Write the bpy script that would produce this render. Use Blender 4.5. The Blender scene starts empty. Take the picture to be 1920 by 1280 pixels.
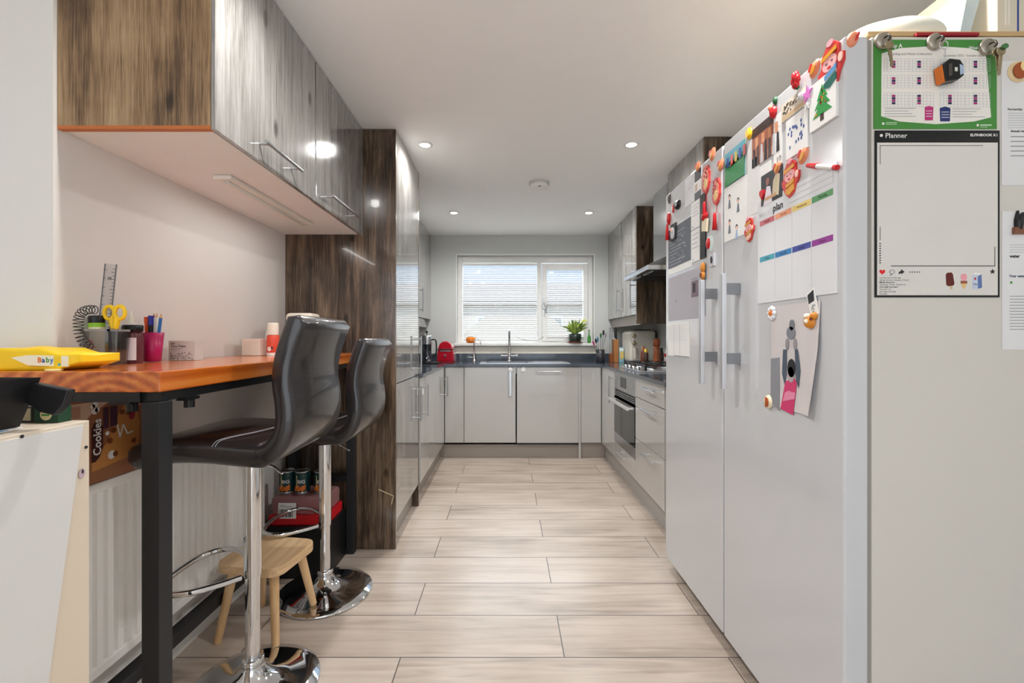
import bpy, bmesh, math, random
from mathutils import Vector, Matrix
random.seed(7)
S = bpy.context.scene
COL = S.collection
PI = math.pi

# ------------------------------------------------------------------ camera, world, light
F, CX, CY, CH = 840.0, 951.0, 635.0, 1.147      # focal length in px, vanishing point, camera height
cam = bpy.data.cameras.new('camera'); camo = bpy.data.objects.new('camera', cam); COL.objects.link(camo)
camo.location = (0, 0, CH); camo.rotation_euler = (PI/2, 0, 0)
cam.sensor_width = 36; cam.lens = F/1920*36; cam.clip_start = .02
cam.shift_x = (960-CX)/1920; cam.shift_y = -(640-CY)/1920
S.camera = camo
S.view_settings.view_transform = 'Standard'; S.view_settings.look = 'None'
S.view_settings.gamma = 1; S.view_settings.use_curve_mapping = False
S.view_settings.exposure = 0.36
S.cycles.diffuse_bounces = 8; S.cycles.max_bounces = 14

w = bpy.data.worlds.new('sky'); S.world = w; w.use_nodes = True
nt = w.node_tree; bg = nt.nodes['Background']
tc = nt.nodes.new('ShaderNodeTexCoord'); sp = nt.nodes.new('ShaderNodeSeparateXYZ'); cr = nt.nodes.new('ShaderNodeValToRGB')
nt.links.new(tc.outputs['Generated'], sp.inputs[0]); nt.links.new(sp.outputs['Z'], cr.inputs[0]); nt.links.new(cr.outputs[0], bg.inputs[0])
cr.color_ramp.elements[0].position = 0.0; cr.color_ramp.elements[0].color = (.74, .86, 1, 1)
cr.color_ramp.elements[1].position = .6; cr.color_ramp.elements[1].color = (.38, .60, .95, 1)
bg.inputs[1].default_value = .8

def light(name, kind, loc, rot, power, color=(1, 1, 1), sx=1, sy=1, **kw):
    l = bpy.data.lights.new(name, kind); l.energy = power; l.color = color
    if kind == 'AREA': l.shape = 'RECTANGLE'; l.size = sx; l.size_y = sy
    for k, v in kw.items(): setattr(l, k, v)
    o = bpy.data.objects.new(name, l); COL.objects.link(o); o.location = loc; o.rotation_euler = rot
    return o
light('sun', 'SUN', (0, -5, 8), (math.radians(42), 0, math.radians(-25)), 2.0, (1, .95, .88), angle=.01)
# daylight through the kitchen window; added fill panel in the unseen rear opening
light('window_daylight', 'AREA', (.2, 6.9, 3.9), (math.radians(-48), 0, 0), 560, (.93, .97, 1), 3.2, 2.0)
light('added_rear_fill', 'AREA', (-.4, -2.55, 1.2), (PI/2, 0, 0), 21, (.98, .99, 1), 3.2, 2.1)
for x_ in (-1.5, .0):      # added upward fill spots behind the camera, bounced off the ceiling
    light('added_ceiling_fill', 'SPOT', (x_, -1.2, 1.6), (PI, 0, 0), 66, (.98, .99, 1), spot_size=math.radians(112), spot_blend=.8, shadow_soft_size=.12)


# ------------------------------------------------------------------ materials
def lin(c):
    return tuple((x/255/12.92 if x/255 <= .04045 else ((x/255+.055)/1.055)**2.4) for x in c)
MATS = {}
def M(rgb, rough=.5, metal=0.0, coat=0.0, name=None, emit=0, alpha=1, trans=0, bump=0, vary=.03, ior=1.45):
    key = (tuple(rgb), rough, metal, coat, emit, alpha, trans, bump)
    if key in MATS: return MATS[key]
    m = bpy.data.materials.new(name or 'mat_%d_%d_%d' % tuple(rgb)); m.use_nodes = True
    n = m.node_tree.nodes; L = m.node_tree.links; b = n['Principled BSDF']
    c = lin(rgb)
    tcn = n.new('ShaderNodeTexCoord'); ns = n.new('ShaderNodeTexNoise'); ns.inputs['Scale'].default_value = 9
    L.new(tcn.outputs['Object'], ns.inputs['Vector'])
    mx = n.new('ShaderNodeMix'); mx.data_type = 'RGBA'
    mx.inputs[6].default_value = tuple(x*(1-vary) for x in c)+(1,); mx.inputs[7].default_value = tuple(min(1, x*(1+vary)) for x in c)+(1,)
    L.new(ns.outputs[0], mx.inputs[0]); L.new(mx.outputs[2], b.inputs['Base Color'])
    b.inputs['Roughness'].default_value = rough; b.inputs['Metallic'].default_value = metal
    b.inputs['Coat Weight'].default_value = coat; b.inputs['Coat Roughness'].default_value = .03
    b.inputs['IOR'].default_value = ior
    if trans: b.inputs['Transmission Weight'].default_value = trans
    if alpha < 1: b.inputs['Alpha'].default_value = alpha
    if emit:
        b.inputs['Emission Color'].default_value = c+(1,); b.inputs['Emission Strength'].default_value = emit
    if bump:
        n2 = n.new('ShaderNodeTexNoise'); n2.inputs['Scale'].default_value = 220; L.new(tcn.outputs['Object'], n2.inputs['Vector'])
        bp = n.new('ShaderNodeBump'); bp.inputs['Strength'].default_value = bump; bp.inputs['Distance'].default_value = .002
        L.new(n2.outputs[0], bp.inputs['Height']); L.new(bp.outputs[0], b.inputs['Normal'])
    MATS[key] = m
    return m
def ramp(n, stops):
    r = n.new('ShaderNodeValToRGB'); e = r.color_ramp.elements
    e[0].position = stops[0][0]; e[0].color = lin(stops[0][1])+(1,)
    e[1].position = stops[-1][0]; e[1].color = lin(stops[-1][1])+(1,)
    for p, c in stops[1:-1]:
        k = e.new(p); k.color = lin(c)+(1,)
    return r
def rustic(name, cols, rough, coat, knots=True):
    """weathered timber with an upright grain"""
    m = bpy.data.materials.new(name); m.use_nodes = True
    n = m.node_tree.nodes; L = m.node_tree.links; b = n['Principled BSDF']
    g = n.new('ShaderNodeNewGeometry')
    def noise(sc, det, ro, dist=0):
        mp = n.new('ShaderNodeMapping'); mp.inputs['Scale'].default_value = sc
        L.new(g.outputs['Position'], mp.inputs['Vector'])
        t = n.new('ShaderNodeTexNoise'); t.inputs['Scale'].default_value = 1; t.inputs['Detail'].default_value = det
        t.inputs['Roughness'].default_value = ro; t.inputs['Distortion'].default_value = dist
        L.new(mp.outputs[0], t.inputs['Vector']); return t
    big = noise((9, 9, .9), 3, .55, .8); mid = noise((40, 40, 2.2), 4, .6, .5); fine = noise((230, 230, 7), 3, .7)
    blot = noise((3.2, 3.2, 1.6), 4, .6, .6)
    def mixv(a, bb, f):
        x = n.new('ShaderNodeMix'); x.data_type = 'FLOAT'; x.inputs[0].default_value = f
        L.new(a, x.inputs[2]); L.new(bb, x.inputs[3]); return x.outputs[0]
    v = mixv(mixv(big.outputs[0], mid.outputs[0], .42), fine.outputs[0], .36); v = mixv(v, blot.outputs[0], .25)
    r = ramp(n, cols); L.new(v, r.inputs[0])
    out = r.outputs[0]
    if knots:
        mp = n.new('ShaderNodeMapping'); mp.inputs['Scale'].default_value = (8, 8, 3.6); L.new(g.outputs['Position'], mp.inputs['Vector'])
        vo = n.new('ShaderNodeTexVoronoi'); vo.inputs['Scale'].default_value = 1; L.new(mp.outputs[0], vo.inputs['Vector'])
        kr = n.new('ShaderNodeValToRGB'); kr.color_ramp.elements[0].position = .05; kr.color_ramp.elements[0].color = (.22, .2, .18, 1)
        kr.color_ramp.elements[1].position = .14; kr.color_ramp.elements[1].color = (1, 1, 1, 1); L.new(vo.outputs['Distance'], kr.inputs[0])
        mu = n.new('ShaderNodeMix'); mu.data_type = 'RGBA'; mu.blend_type = 'MULTIPLY'; mu.inputs[0].default_value = 1
        L.new(out, mu.inputs[6]); L.new(kr.outputs[0], mu.inputs[7]); out = mu.outputs[2]
    L.new(out, b.inputs['Base Color'])
    b.inputs['Roughness'].default_value = rough; b.inputs['Coat Weight'].default_value = coat; b.inputs['Coat Roughness'].default_value = .02
    if coat == 0:
        bp = n.new('ShaderNodeBump'); bp.inputs['Strength'].default_value = .25; bp.inputs['Distance'].default_value = .002
        L.new(fine.outputs[0], bp.inputs['Height']); L.new(bp.outputs[0], b.inputs['Normal'])
    return m
def plankwood(name, cols, axis, scale, rough, rings=False, coat=0):
    m = bpy.data.materials.new(name); m.use_nodes = True
    n = m.node_tree.nodes; L = m.node_tree.links; b = n['Principled BSDF']
    g = n.new('ShaderNodeNewGeometry'); mp = n.new('ShaderNodeMapping'); s = [scale]*3; s[axis] = scale*.06
    mp.inputs['Scale'].default_value = s; L.new(g.outputs['Position'], mp.inputs['Vector'])
    t = n.new('ShaderNodeTexNoise'); t.inputs['Scale'].default_value = 1; t.inputs['Detail'].default_value = 5; t.inputs['Distortion'].default_value = .7
    L.new(mp.outputs[0], t.inputs['Vector']); src = t.outputs[0]
    if rings:
        wv = n.new('ShaderNodeTexWave'); wv.wave_type = 'RINGS'; wv.rings_direction = 'Y'; wv.inputs['Scale'].default_value = 16
        wv.inputs['Distortion'].default_value = 1.0; wv.inputs['Detail'].default_value = 2; wv.inputs['Detail Scale'].default_value = 1.5
        m2 = n.new('ShaderNodeMapping'); m2.inputs['Location'].default_value = (.50, 0, -1.01); m2.inputs['Scale'].default_value = (.55, .05, 1)
        L.new(g.outputs['Position'], m2.inputs['Vector']); L.new(m2.outputs[0], wv.inputs['Vector'])
        x = n.new('ShaderNodeMix'); x.data_type = 'FLOAT'; x.inputs[0].default_value = .3
        L.new(src, x.inputs[2]); L.new(wv.outputs['Fac'], x.inputs[3]); src = x.outputs[0]
    r = ramp(n, cols); L.new(src, r.inputs[0]); L.new(r.outputs[0], b.inputs['Base Color'])
    b.inputs['Roughness'].default_value = rough; b.inputs['Coat Weight'].default_value = coat; b.inputs['Coat Roughness'].default_value = .12
    return m
def floor_mat():
    m = bpy.data.materials.new('laminate_floor'); m.use_nodes = True
    n = m.node_tree.nodes; L = m.node_tree.links; b = n['Principled BSDF']
    g = n.new('ShaderNodeNewGeometry')
    mp = n.new('ShaderNodeMapping'); mp.inputs['Location'].default_value = (.384, -1.614, 0); L.new(g.outputs['Position'], mp.inputs['Vector'])
    br = n.new('ShaderNodeTexBrick'); br.offset = .5; br.inputs['Scale'].default_value = 1; br.inputs['Brick Width'].default_value = 1.18
    br.inputs['Row Height'].default_value = .2455; br.inputs['Mortar Size'].default_value = .0022; br.inputs['Mortar Smooth'].default_value = .2
    br.inputs['Color1'].default_value = (0, 0, 0, 1); br.inputs['Color2'].default_value = (1, 1, 1, 1); br.inputs['Mortar'].default_value = (.5, .5, .5, 1)
    L.new(mp.outputs[0], br.inputs['Vector'])
    m2 = n.new('ShaderNodeMapping'); m2.inputs['Scale'].default_value = (1.6, 22, 1); L.new(g.outputs['Position'], m2.inputs['Vector'])
    ad = n.new('ShaderNodeVectorMath'); ad.operation = 'MULTIPLY_ADD'; ad.inputs[1].default_value = (7, 3, 0)
    L.new(br.outputs['Color'], ad.inputs[0]); L.new(m2.outputs[0], ad.inputs[2])
    t = n.new('ShaderNodeTexNoise'); t.inputs['Scale'].default_value = 1; t.inputs['Detail'].default_value = 6; t.inputs['Distortion'].default_value = 1.0
    L.new(ad.outputs[0], t.inputs['Vector'])
    m3 = n.new('ShaderNodeMapping'); m3.inputs['Scale'].default_value = (2.2, 6.5, 1); L.new(g.outputs['Position'], m3.inputs['Vector'])
    t2 = n.new('ShaderNodeTexNoise'); t2.inputs['Scale'].default_value = 1; t2.inputs['Detail'].default_value = 3; L.new(m3.outputs[0], t2.inputs['Vector'])
    x = n.new('ShaderNodeMix'); x.data_type = 'FLOAT'; x.inputs[0].default_value = .45; L.new(t.outputs[0], x.inputs[2]); L.new(t2.outputs[0], x.inputs[3])
    x2 = n.new('ShaderNodeMix'); x2.data_type = 'FLOAT'; x2.inputs[0].default_value = .12; L.new(x.outputs[0], x2.inputs[2]); L.new(br.outputs['Color'], x2.inputs[3])
    r = ramp(n, [(.30, (148, 134, 122)), (.43, (180, 166, 152)), (.54, (198, 184, 171)), (.70, (210, 198, 187))]); L.new(x2.outputs[0], r.inputs[0])
    mx = n.new('ShaderNodeMix'); mx.data_type = 'RGBA'; L.new(br.outputs['Fac'], mx.inputs[0]); L.new(r.outputs[0], mx.inputs[6]); mx.inputs[7].default_value = lin((70, 64, 60))+(1,)
    L.new(mx.outputs[2], b.inputs['Base Color']); b.inputs['Roughness'].default_value = .33; b.inputs['Coat Weight'].default_value = .15; b.inputs['Coat Roughness'].default_value = .25
    bp = n.new('ShaderNodeBump'); bp.inputs['Strength'].default_value = .08; bp.inputs['Distance'].default_value = .002; L.new(t.outputs[0], bp.inputs['Height']); L.new(bp.outputs[0], b.inputs['Normal'])
    return m

BROWN = rustic('rustic_wood', [(.36, (34, 25, 19)), (.45, (92, 70, 48)), (.50, (132, 104, 74)), (.55, (158, 130, 96)), (.63, (184, 158, 122))], .42, 0)
GLOSSW = rustic('rustic_reflection_grey', [(.34, (84, 80, 76)), (.44, (112, 110, 106)), (.50, (142, 140, 136)), (.56, (160, 158, 155)), (.67, (184, 182, 180))], .10, 1)  # base greyed and lightened: reflections in the gloss doors put into the colour
PANELD = rustic('rustic_dark', [(.36, (22, 17, 14)), (.45, (58, 46, 36)), (.50, (90, 73, 58)), (.55, (118, 99, 80)), (.63, (152, 132, 110))], .20, .25)
OAK = plankwood('varnished_top', [(.25, (148, 64, 14)), (.5, (196, 98, 28)), (.75, (216, 130, 54))], 1, 42, .25, rings=True, coat=.6)
PINE = plankwood('pale_wood', [(.3, (196, 160, 118)), (.5, (216, 182, 138)), (.7, (230, 200, 160))], 1, 30, .45)
PINEZ = plankwood('pale_wood_upright', [(.3, (198, 158, 112)), (.5, (214, 176, 128)), (.7, (224, 190, 146))], 2, 30, .45)
FLOORM = floor_mat()
WALLM = M((226, 224, 220), .85, name='wall_paint', vary=.012)
GREYW = M((200, 203, 201), .85, name='grey_wall_paint', vary=.012)
CEILM = M((243, 243, 243), .9, name='ceiling_paint', vary=.01)
TRIMW = M((228, 228, 226), .35, name='white_trim')
CASH = M((186, 184, 180), .10, coat=.8, name='gloss_cashmere', vary=.01)
PLIN = M((152, 143, 134), .35, name='plinth_grey')
STONE = M((66, 74, 84), .16, name='dark_worktop', coat=.4, vary=.25)
CHROME = M((225, 226, 228), .06, metal=1, name='chrome')
STEEL = M((190, 192, 194), .27, metal=1, name='brushed_steel')
BLACK = M((24, 25, 27), .45, name='black_paint')
BLKPL = M((18, 18, 20), .35, name='black_plastic')
LEATH = M((38, 34, 35), .3, name='black_leather', bump=.2, coat=.6)
FRIDGE = M((206, 208, 211), .16, coat=.6, name='fridge_white', vary=.005)
FRSIDE = M((212, 208, 200), .40, name='fridge_side', vary=.01)
WHITE = M((236, 236, 234), .5); PAPER = M((238, 238, 236), .75)
CREAM = M((226, 214, 196), .5)
GLASSD = M((16, 18, 21), .08, coat=.15, name='dark_glass')
RED = M((196, 24, 34), .35); DRED = M((140, 20, 34), .3); GOLD = M((214, 150, 44), .35); ORANGE = M((224, 120, 40), .4)
PINK = M((236, 160, 170), .5); GREEN = M((60, 140, 60), .5); DGREEN = M((24, 90, 50), .5); BLUE = M((40, 70, 150), .5)
YEL = M((246, 206, 30), .4); INK = M((40, 40, 46), .6); GREYP = M((150, 150, 155), .6); LGREY = M((196, 198, 204), .6)
def clear(name, col, fac):
    m = bpy.data.materials.new(name); m.use_nodes = True; n = m.node_tree.nodes; L = m.node_tree.links
    n.clear(); o = n.new('ShaderNodeOutputMaterial'); t = n.new('ShaderNodeBsdfTransparent'); t.inputs[0].default_value = col+(1,)
    g = n.new('ShaderNodeBsdfGlossy'); g.inputs['Roughness'].default_value = .03; x = n.new('ShaderNodeMixShader'); x.inputs[0].default_value = fac
    L.new(t.outputs[0], x.inputs[1]); L.new(g.outputs[0], x.inputs[2]); L.new(x.outputs[0], o.inputs[0]); return m
PANE = clear('window_glass', (.97, .98, .98), .05)
CLEARP = clear('clear_plastic', (.90, .91, .92), .12)
SMOKE = clear('smoky_plastic', (.80, .82, .84), .16)

# ------------------------------------------------------------------ mesh builder
class MB:
    def __init__(s): s.v = []; s.f = []; s.m = []; s.mats = []; s.cur = 0; s.sm = []
    def use(s, mat):
        if mat not in s.mats: s.mats.append(mat)
        s.cur = s.mats.index(mat); return s
    def add(s, vs, fs, smooth=False):
        o = len(s.v); s.v += [tuple(v) for v in vs]; s.f += [tuple(i+o for i in f) for f in fs]; s.m += [s.cur]*len(fs); s.sm += [smooth]*len(fs); return s
    def box(s, x0, x1, y0, y1, z0, z1, bev=0):
        x0, x1 = sorted((x0, x1)); y0, y1 = sorted((y0, y1)); z0, z1 = sorted((z0, z1))
        if not bev:
            vs = [(x, y, z) for x in (x0, x1) for y in (y0, y1) for z in (z0, z1)]
            return s.add(vs, [(0, 1, 3, 2), (4, 6, 7, 5), (0, 4, 5, 1), (2, 3, 7, 6), (0, 2, 6, 4), (1, 5, 7, 3)])
        bm = bmesh.new(); bmesh.ops.create_cube(bm, size=1)
        for v in bm.verts: v.co = Vector(((x0+x1)/2+v.co.x*(x1-x0), (y0+y1)/2+v.co.y*(y1-y0), (z0+z1)/2+v.co.z*(z1-z0)))
        bmesh.ops.bevel(bm, geom=bm.edges[:], offset=bev, segments=3, affect='EDGES', profile=.5)
        return s.bm(bm)
    def bm(s, bm, smooth=False, mtx=None):
        bm.verts.index_update()
        s.add([(mtx @ v.co if mtx else v.co) for v in bm.verts], [[v.index for v in f.verts] for f in bm.faces], smooth); bm.free(); return s
    def tube(s, pts, r, n=12, caps=True, closed=False):
        pts = [Vector(p) for p in pts]; k = len(pts); rs = r if isinstance(r, (list, tuple)) else [r]*k
        vs = []; up = None
        for i, p in enumerate(pts):
            if closed: d = pts[(i+1) % k]-pts[i-1]
            else: d = pts[min(i+1, k-1)]-pts[max(i-1, 0)]
            d.normalize()
            if up is None: up = Vector((0, 0, 1)) if abs(d.z) < .9 else Vector((1, 0, 0))
            a = d.cross(up); a.normalize(); b = a.cross(d); up = b
            for j in range(n):
                t = 2*PI*j/n; vs.append(p+(a*math.cos(t)+b*math.sin(t))*rs[i])
        fs = []
        for i in range(k if closed else k-1):
            for j in range(n):
                i2 = (i+1) % k; fs.append((i*n+j, i*n+(j+1) % n, i2*n+(j+1) % n, i2*n+j))
        s.add(vs, fs, True)
        if caps and not closed:
            s.add([vs[j] for j in range(n)], [tuple(range(n))[::-1]]); s.add([vs[(k-1)*n+j] for j in range(n)], [tuple(range(n))])
        return s
    def lathe(s, c, prof, n=32, axis=(0, 0, 1), caps=True):
        ax = Vector(axis).normalized(); a = ax.orthogonal().normalized(); b = ax.cross(a); c = Vector(c); vs = []
        for r, h in prof:
            for j in range(n):
                t = 2*PI*j/n; vs.append(c+ax*h+(a*math.cos(t)+b*math.sin(t))*r)
        fs = [(i*n+j, i*n+(j+1) % n, (i+1)*n+(j+1) % n, (i+1)*n+j) for i in range(len(prof)-1) for j in range(n)]
        s.add(vs, fs, True)
        if caps:
            if prof[0][0] > 1e-4: s.add(vs[:n], [tuple(range(n))[::-1]])
            if prof[-1][0] > 1e-4: s.add(vs[-n:], [tuple(range(n))])
        return s
    def ball(s, c, rx, ry, rz, n=2, mtx=None):
        bm = bmesh.new(); bmesh.ops.create_icosphere(bm, subdivisions=n, radius=1)
        for v in bm.verts:
            p = Vector((v.co.x*rx, v.co.y*ry, v.co.z*rz)); v.co = (mtx @ p if mtx else p)+Vector(c)
        return s.bm(bm, True)
    def prism(s, pts, axis, a, b):
        """pts: 2D outline in the two other axes (in xyz order), pushed from a to b"""
        def P(p, h):
            q = list(p); q.insert(axis, h); return tuple(q)
        k = len(pts)
        s.add([P(p, a) for p in pts]+[P(p, b) for p in pts], [tuple(range(k))[::-1], tuple(range(k, 2*k))]+[(i, (i+1) % k, k+(i+1) % k, k+i) for i in range(k)])
        return s
    # drawing on a plane ------------------------------------------------
    def pl(s, P, pts, h0, h1):
        k = len(pts); f = lambda p, h: P(p[0], p[1], h)
        return s.add([f(p, h0) for p in pts]+[f(p, h1) for p in pts], [tuple(range(k))[::-1], tuple(range(k, 2*k))]+[(i, (i+1) % k, k+(i+1) % k, k+i) for i in range(k)])
    def rc(s, P, u0, v0, u1, v1, h0, h1): return s.pl(P, [(u0, v0), (u1, v0), (u1, v1), (u0, v1)], h0, h1)
    def el(s, P, u, v, ru, rv, h0, h1, n=20, rot=0):
        c, d = math.cos(rot), math.sin(rot)
        return s.pl(P, [(u+ru*math.cos(t)*c-rv*math.sin(t)*d, v+ru*math.cos(t)*d+rv*math.sin(t)*c) for t in [2*PI*i/n for i in range(n)]], h0, h1)
    def dome(s, P, u, v, ru, rv, h0, hh, n=20, rot=0):
        c, d = math.cos(rot), math.sin(rot); vs = []; K = 5
        for k in range(K):
            a = k/(K-1)*PI/2; q = math.cos(a)*.98+.02
            for i in range(n):
                t = 2*PI*i/n; x = ru*q*math.cos(t); y = rv*q*math.sin(t)
                vs.append(P(u+x*c-y*d, v+x*d+y*c, h0+hh*math.sin(a)))
        fs = [(k*n+i, k*n+(i+1) % n, (k+1)*n+(i+1) % n, (k+1)*n+i) for k in range(K-1) for i in range(n)]+[tuple((K-1)*n+i for i in range(n))]
        return s.add(vs, fs, True)
    def text(s, P, txt, u, v, size, h, rot=0, align='LEFT', bold=0, sx=1):
        c = bpy.data.curves.new('t', 'FONT'); c.body = txt; c.size = size; c.align_x = align; c.resolution_u = 2; c.offset = bold*size
        o = bpy.data.objects.new('t', c); me = bpy.data.meshes.new_from_object(o)
        co, si = math.cos(rot), math.sin(rot); vs = [P(u+(p.co.x*sx*co-p.co.y*si), v+(p.co.x*sx*si+p.co.y*co), h) for p in me.vertices]
        s.add(vs, [tuple(p.vertices) for p in me.polygons]); bpy.data.objects.remove(o); bpy.data.curves.remove(c); bpy.data.meshes.remove(me); return s
    def build(s, name, mat=None, parent=None, sub=False, bevel=0):
        if not s.mats: s.mats = [mat]
        elif mat is not None and mat not in s.mats: s.mats.append(mat)
        if parent is not None: off = ORG[parent.name]
        else:
            xs, ys, zs = zip(*s.v); off = Vector(((min(xs)+max(xs))/2, (min(ys)+max(ys))/2, min(zs)))
        me = bpy.data.meshes.new(name); me.from_pydata([tuple(Vector(v)-off) for v in s.v], [], s.f)
        for m in s.mats: me.materials.append(m)
        me.polygons.foreach_set('material_index', s.m); me.polygons.foreach_set('use_smooth', s.sm)
        me.update(); bm = bmesh.new(); bm.from_mesh(me); bmesh.ops.recalc_face_normals(bm, faces=bm.faces[:]); bm.to_mesh(me); bm.free()
        o = bpy.data.objects.new(name, me); COL.objects.link(o)
        if parent is not None: o.parent = parent; ORG[o.name] = off
        else: o.location = off; ORG[o.name] = off
        if sub: q = o.modifiers.new('s', 'SUBSURF'); q.levels = 1; q.render_levels = sub
        if bevel: q = o.modifiers.new('b', 'BEVEL'); q.width = bevel; q.segments = 2; q.limit_method = 'ANGLE'; q.angle_limit = .9
        return o
def smooth(pts, n=5, closed=False):
    P = [Vector(p) for p in pts]; Q = []; N = len(P)
    for i in range(N if closed else N-1):
        g = (lambda k: P[k % N]) if closed else (lambda k: P[max(0, min(N-1, k))])
        p0, p1, p2, p3 = g(i-1), g(i), g(i+1), g(i+2)
        for k in range(n):
            t = k/n; Q.append(.5*((2*p1)+(p2-p0)*t+(2*p0-5*p1+4*p2-p3)*t*t+(3*p1-p0-3*p2+p3)*t**3))
    if not closed: Q.append(P[-1])
    return Q
ORG = {}
def thing(name, label, cat, loc, group=None):
    o = bpy.data.objects.new(name, None); COL.objects.link(o); o.location = loc; o['label'] = label; o['category'] = cat; o.empty_display_size = .05
    if group: o['group'] = group
    ORG[o.name] = Vector(loc); return o
def tag(o, label, cat, group=None, kind=None):
    o['label'] = label; o['category'] = cat
    if group: o['group'] = group
    if kind: o['kind'] = kind
    return o
def struct(o, label=None):
    o['kind'] = 'structure'
    if label: o['label'] = label
    return o
def dup(root, loc, label, group=None):
    r = root.copy(); COL.objects.link(r); r.location = loc; r['label'] = label
    if group: r['group'] = group
    for ch in root.children:
        c = ch.copy(); COL.objects.link(c); c.parent = r
        for g in ch.children:
            d = g.copy(); COL.objects.link(d); d.parent = c
    return r
def B(*a, **k): return MB().box(*a, **k)

# ------------------------------------------------------------------ measurements
WL, WR, WB, H = -1.21, 1.49, 4.95, 2.292
# the room
struct(B(-3.3, 2.6, -2.7, 5.1, -.1, 0).build('floor', FLOORM), 'pale grey oak laminate floor in wide planks')
struct(B(-3.3, 2.6, -2.7, 5.15, H, H+.1).build('ceiling', CEILM), 'plain white ceiling')
struct(B(WL-.12, WL, 1.194, 5.1, 0, H).build('wall_left', WALLM), 'white painted left wall')
struct(B(-3.2, WL-.12, 1.194, 1.294, 0, H).build('wall_left_return', WALLM), 'white painted wall return at the left')
struct(B(-3.3, -3.2, -2.7, 1.294, 0, H).build('wall_left_far', WALLM))
struct(B(WR, WR+.12, -2.7, 5.1, 0, H).build('wall_right', GREYW), 'grey painted right wall')
m = MB(); wy0, wy1 = WB, WB+.15; wx0, wx1, wz0, wz1 = -.554, .955, 1.07, 2.072
m.box(WL, wx0, wy0, wy1, 0, H); m.box(wx1, WR, wy0, wy1, 0, H); m.box(wx0, wx1, wy0, wy1, 0, wz0); m.box(wx0, wx1, wy0, wy1, wz1, H)
struct(m.build('wall_back', GREYW), 'pale grey wall around the kitchen window')
m = MB(); m.box(-3.2, -2.1, -2.7, -2.6, 0, H); m.box(1.3, WR, -2.7, -2.6, 0, H); m.box(-2.1, 1.3, -2.7, -2.6, 2.2, H)
struct(m.build('wall_rear', WALLM))
m = MB(); m.box(WL, WL+.016, 1.2, 2.43, 0, .11); m.box(WL, WL+.010, 1.2, 2.43, .11, .125)
struct(m.build('baseboard_left', TRIMW), 'white skirting board below the radiator')

# window ------------------------------------------------------------
win = bpy.data.objects.new('window_1', None); COL.objects.link(win); win.location = ((wx0+wx1)/2, 5.03, wz0); struct(win, 'white framed kitchen window with blind'); ORG['window_1'] = Vector(win.location)
m = MB(); y0, y1 = 5.02, 5.08
m.box(wx0, -.50, y0, y1, wz0, wz1); m.box(.905, wx1, y0, y1, wz0, wz1); m.box(-.50, .905, y0, y1, wz0, 1.12); m.box(-.50, .905, y0, y1, 2.0, wz1); m.box(.335, .385, y0, y1, 1.12, 2.0)
m.build('frame', TRIMW, win, bevel=.004)
m = MB(); a, b_, c, d = .392, .90, 1.125, 1.985; t = .05
m.box(a, a+t, y0-.015, y1-.01, c, d); m.box(b_-t, b_, y0-.015, y1-.01, c, d); m.box(a+t, b_-t, y0-.015, y1-.01, c, c+t); m.box(a+t, b_-t, y0-.015, y1-.01, d-t, d)
m.build('casement', TRIMW, win, bevel=.004)
m = MB(); m.box(.398, .418, y0-.03, y0-.015, 1.48, 1.60); m.tube([(.408, y0-.04, 1.55), (.43, y0-.05, 1.50), (.432, y0-.05, 1.43)], .008, 8); m.build('handle', STEEL, win)
m = MB(); m.box(-.50, .335, 5.055, 5.06, 1.12, 2.0); m.box(a+t, b_-t, 5.04, 5.045, c+t, d-t); m.build('pane', PANE, win)
m = MB(); m.box(-.50, .335, 5.045, 5.054, 1.553, 1.572); m.box(a+t, b_-t, 5.03, 5.039, 1.553, 1.572); m.build('glazing_bar', M((176, 180, 184), .4), win)
m = MB(); m.box(wx0-.03, wx1+.03, 4.885, 5.02, wz0, wz0+.03, .006); m.build('sill', TRIMW, win)
m = MB()
for (p, q, e) in ((wx0-.012, wx0+.0, 0), (wx1-.0, wx1+.012, 0)): m.box(p, q, 4.944, 4.952, wz0+.03, wz1+.012)
m.box(wx0, wx1, 4.944, 4.952, wz1, wz1+.012); m.build('reveal_bead', TRIMW, win)
SLAT = M((196, 194, 188), .5)
for (xa, xb, za, zb, lab) in ((-.495, .332, 1.135, 1.985, 'white venetian blind with thin open slats over the wide left pane'), (a+t+.003, b_-t-.003, 1.18, 1.93, 'white venetian blind with thin open slats over the narrow right pane')):
    r = thing('venetian_blind', lab, 'blind', ((xa+xb)/2, 5.005, za)); yy = 5.004 if xa < 0 else 4.99
    m = MB(); z = za+.012
    while z < zb-.02:
        m.prism([(yy-.0115, z-.0032), (yy+.0115, z+.0024), (yy+.0115, z+.0030), (yy-.0115, z-.0026)], 0, xa, xb); z += .0213
    m.build('slats', SLAT, r)
    m = MB(); m.box(xa, xb, yy-.012, yy+.012, zb-.018, zb); m.build('head_rail', TRIMW, r)
    m = MB()
    for x in (xa+.12, (xa+xb)/2, xb-.12): m.tube([(x, yy-.013, za), (x, yy-.013, zb)], .0008, 5)
    m.build('ladder_cords', WHITE, r)
    MB().box(xa, xb, yy-.010, yy+.010, za, za+.008).build('bottom_rail', TRIMW, r)

# splash upstand and cream board under the sill
tag(B(WL+.001, WR-.001, 4.93, 4.949, .905, .985).build('upstand', STONE), 'dark grey stone upstand along the back wall below the window', 'upstand')
tag(B(-.72, 1.08, 4.934, 4.949, .9855, 1.069).build('wall_board', M((222, 218, 206), .45)), 'cream board strip between the window sill and the dark upstand', 'board')

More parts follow.
